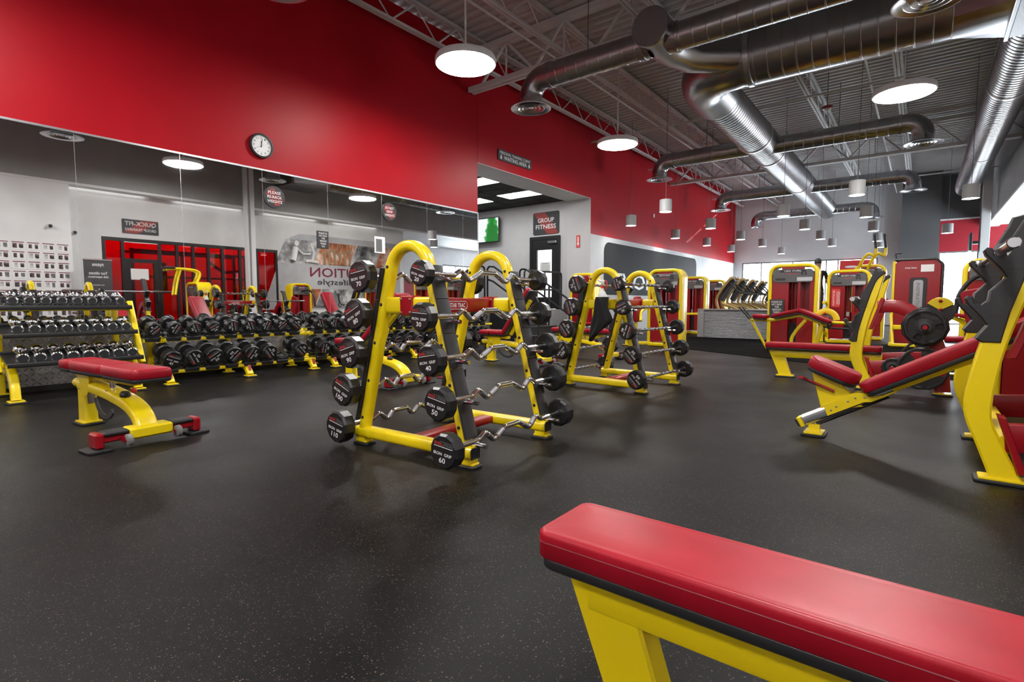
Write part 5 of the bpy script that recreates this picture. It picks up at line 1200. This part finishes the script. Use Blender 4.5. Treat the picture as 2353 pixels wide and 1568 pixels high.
# towers on the left and behind
t = thing('triceps_machine', 'red and yellow triceps extension tower behind the farther barbell rack', 'weight machine', (3.08, 11.1, 0))
tower(t, .76, 1.66, 'TRICEPS EXTENSION'); seat(t, (-.75, -.35, .45), .34, .3, (-.55, -.35, .8, 0, (0, 0, 1))); MB().sweep([(-.3, -.1, .06), (-.8, -.35, .06)], rrect(.08, .07, .012, 2)).build('floor_beam', 'yellow', t, 40)
MB().sweep(crom([(-.3, -.1, .9), (-.45, -.3, .75), (-.4, -.45, .55)], 4), .03).build('arm', 'yellow', t, 60)
t = thing('row_machine', 'red and yellow weight tower next to the stair handrail', 'weight machine', (.48, 12.1, 0))
tower(t, .74, 1.70, 'LOW ROW', .34, (0, 0, 0), False); MB().prismb(rrect(.48, 1.35, .08, 5), (0, -.17, .95), X, Z, -Y, .06, .01).build('front_shroud', 'red_paint', t, 30); MB().box((.0, -.205, .85), (.2, .01, .7), .004).build('slot', 'black_plastic', t)
b = MB(); b.text('STAR TRAC', .16, .03, (0, -.203, 1.5), X, Z); b.build('badge', 'print_white', t)
seat(t, (.55, -.75, .4), .7, .28); MB().sweep([(.2, -.1, .06), (.6, -.75, .06)], rrect(.08, .07, .012, 2)).build('floor_beam', 'yellow', t, 40)
t = thing('chest_machine', 'red and yellow weight tower beside the corrugated platform', 'weight machine', (1.98, 16.0, 0)); tower(t, .82, 1.72, 'CHEST PRESS'); seat(t, (-.05, -1.2, .45), .34, .3, (-.2, -1.2, .85, -14, (0, 1, 0))); MB().sweep([(-.1, -1.15, .62), (.5, -.3, .62)], rrect(.06, .06, .01, 2)).build('arm', 'yellow', t, 40); MB().sweep([(-.05, -.1, .06), (-.05, -1.2, .06)], rrect(.08, .07, .012, 2)).build('floor_beam', 'yellow', t, 40)
t = thing('back_machine', 'distant red and yellow weight tower along the left wall', 'weight machine', (1.72, 18.8, 0)); tower(t, .82, 1.72, 'LAT PULLDOWN'); MB().sweep([(.3, -.2, .62), (.9, -.3, .62)], rrect(.06, .06, .01, 2)).build('arm', 'yellow', t, 40)
# machines that only the mirror shows
t = thing('lat_machine', 'tall yellow machine with overhead arms reflected before the red glass', 'weight machine', (8.34, 6.28, 0))
tower(t, .82, 1.5, 'LAT PULLDOWN', .36)
for s in (.22, .42):
    MB().sweep(crom([(s, .0, 1.4), (s, .12, 1.78), (s, -.35, 1.86), (s, -.7, 1.82)], 5), .035).build('arm', 'yellow', t, 60)
    MB().sweep(crom([(s, -.35, 1.85), (s + .06, -.42, 1.5), (s, -.5, 1.15)], 4), .03).build('press_arm', 'yellow', t, 60)
    MB().box((s, -.62, 1.88), (.16, .26, .06), .02).build('arm_pad', 'black_plastic', t)
seat(t, (.3, -.75, .45), .34, .34)
t = thing('abdominal_machine', 'red and yellow seated machine reflected before the wall graphic', 'weight machine', (8.55, 9.35, 0), -PI / 2)
tower(t, .72, 1.56, 'ABDOMINAL', .36); seat(t, (.45, -.7, .45), .36, .34, (.45, -.55, .85, 12, (1, 0, 0)))
MB().sweep(crom([(.0, -.1, 1.3), (-.1, -.5, 1.32), (-.12, -.7, 1.1), (-.12, -.75, .8)], 4), .03).build('arm', 'black_paint', t, 60)
# ------------------------------------------------------------------ cardio machines on the platform
def cardio(label, loc, first=[None]):
    if first[0] is None:
        t = thing('step_climber', label, 'cardio machine', loc, 0, 'cardio machines by the window'); first[0] = t
        MB().box((.55, 0, .09), (1.5, .6, .16), .03).build('base', 'dark_grey', t)
        for s in (-.24, .24):
            MB().sweep(crom([(-.05, s, .1), (.05, s, .5), (-.05, s, .85), (.25, s, 1.25), (.4, s, 1.32)], 5), rrect(.05, .07, .015, 2), side=Y).build('side_frame', 'gold', t, 60)
            MB().sweep(crom([(.1, s, .75), (.55, s, .6), (.75, s, .3), (.8, s, .12)], 5), rrect(.05, .07, .015, 2), side=Y).build('rear_frame', 'gold', t, 60)
            MB().sweep(crom([(.3, s, 1.2), (.55, s, 1.0), (.9, s, .95)], 4), .02).build('handrail', 'black_rubber', t, 60)
        MB().prismb([(-.02, .86), (.06, .80), (.4, 1.25), (.32, 1.36), (.24, 1.33)], (0, 0, 0), X, Z, Y, .3, .02).build('console', 'black_plastic', t)
        MB().box((.13, 0, 1.12), (.012, .34, .26), .004, Matrix.Rotation(math.radians(35), 3, 'Y')).build('screen', 'steel', t)
        MB().lathe([(.001, -.12), (.2, -.12), (.22, -.08), (.22, .08), (.2, .12), (.001, .12)], (.35, 0, .38), Y, 24, cap=False).build('flywheel_cover', 'black_plastic', t, 40)
        MB().box((.6, 0, .3), (.35, .3, .05), .01).build('step', 'black_rubber', t)
        return t
    return dup(first[0], loc, 0, label)
for k, (x, y) in enumerate(((2.98, 15.3), (2.98, 16.35), (2.98, 17.5), (2.98, 18.75), (3.0, 20.6), (3.0, 22.0))):
    cardio('%s gold-framed stair climber from the front behind the corrugated half wall' % ORD[k], (x, y, 0)).scale = (1, 1, 1.22)
# ------------------------------------------------------------------ people far away
def person(label, loc, rz, arms, shirt='cloth_black'):
    J = {'pelvis': ((0, 0, .95), .14), 'waist': ((0, 0, 1.08), .125), 'chest': ((0, .0, 1.3), .15), 'neck': ((0, 0, 1.47), .055), 'head0': ((0, -.01, 1.56), .085), 'head1': ((0, -.01, 1.68), .085),
         'shl': ((-.17, 0, 1.41), .065), 'shr': ((.17, 0, 1.41), .065), 'ell': (arms[0], .043), 'elr': (arms[1], .043), 'hal': (arms[2], .033), 'har': (arms[3], .033),
         'hil': ((-.09, 0, .9), .1), 'hir': ((.09, 0, .9), .1), 'knl': ((-.1, -.03, .5), .065), 'knr': ((.1, .05, .5), .065), 'anl': ((-.1, 0, .09), .045), 'anr': ((.1, .12, .09), .045), 'tol': ((-.11, -.14, .04), .035), 'tor': ((.11, -.02, .04), .035)}
    E = [('pelvis', 'waist'), ('waist', 'chest'), ('chest', 'neck'), ('neck', 'head0'), ('head0', 'head1'), ('chest', 'shl'), ('chest', 'shr'), ('shl', 'ell'), ('ell', 'hal'), ('shr', 'elr'), ('elr', 'har'), ('pelvis', 'hil'), ('pelvis', 'hir'), ('hil', 'knl'), ('hir', 'knr'), ('knl', 'anl'), ('knr', 'anr'), ('anl', 'tol'), ('anr', 'tor')]
    ks = list(J); me = bpy.data.meshes.new('person'); me.from_pydata([J[k][0] for k in ks], [(ks.index(a), ks.index(c)) for a, c in E], [])
    o = link('person', me); md = o.modifiers.new('skin', 'SKIN'); 
    for i, k in enumerate(ks): me.skin_vertices[0].data[i].radius = (J[k][1], J[k][1] * (.75 if k in ('chest', 'waist', 'pelvis') else 1))
    me.skin_vertices[0].data[0].use_root = True
    sb = o.modifiers.new('sub', 'SUBSURF'); sb.levels = 1; sb.render_levels = 1
    dg = bpy.context.evaluated_depsgraph_get(); m2 = bpy.data.meshes.new_from_object(o.evaluated_get(dg)); bpy.data.objects.remove(o)
    for k in (shirt, 'skin', 'print_dark'): m2.materials.append(M[k])
    for p in m2.polygons:
        c = p.center; p.use_smooth = True
        p.material_index = 1 if c.z > 1.5 or (c.z < 1.2 and abs(c.x) > .2) else 0
        if c.z < .95 and p.material_index == 0: p.material_index = 2
    t = thing('person', label, 'person', loc, rz); link('body', m2, t)
    MB().ball((0, .01, 1.66), .1, 12, (.92, 1.05, 1.0)).build('hair', 'print_dark', t); return t
A0 = ((-.24, .02, 1.14), (.24, .02, 1.14), (-.25, -.16, 1.0), (.25, -.16, 1.0))
t = thing('step_platform', 'low dark exercise step between the leg curl and biceps machines', 'step', (5.28, 15.6, 0)); MB().box((0, 0, .16), (.6, .7, .32), .03).build('deck', 'dark_grey', t)
person('person in a black shirt standing between leg curl and biceps machines', (5.28, 15.6, .32), .4, A0)
struct(MB().box((5, 36, -.06), (40, 16.7, .1)).build('ground', 'wall_light'))
person('person in dark clothes outside the far window, larger silhouette', (2.15, 30.5, -.01), 1.2, A0)
person('person in dark clothes outside the far window, smaller silhouette', (1.6, 34.5, -.01), -1.0, A0)
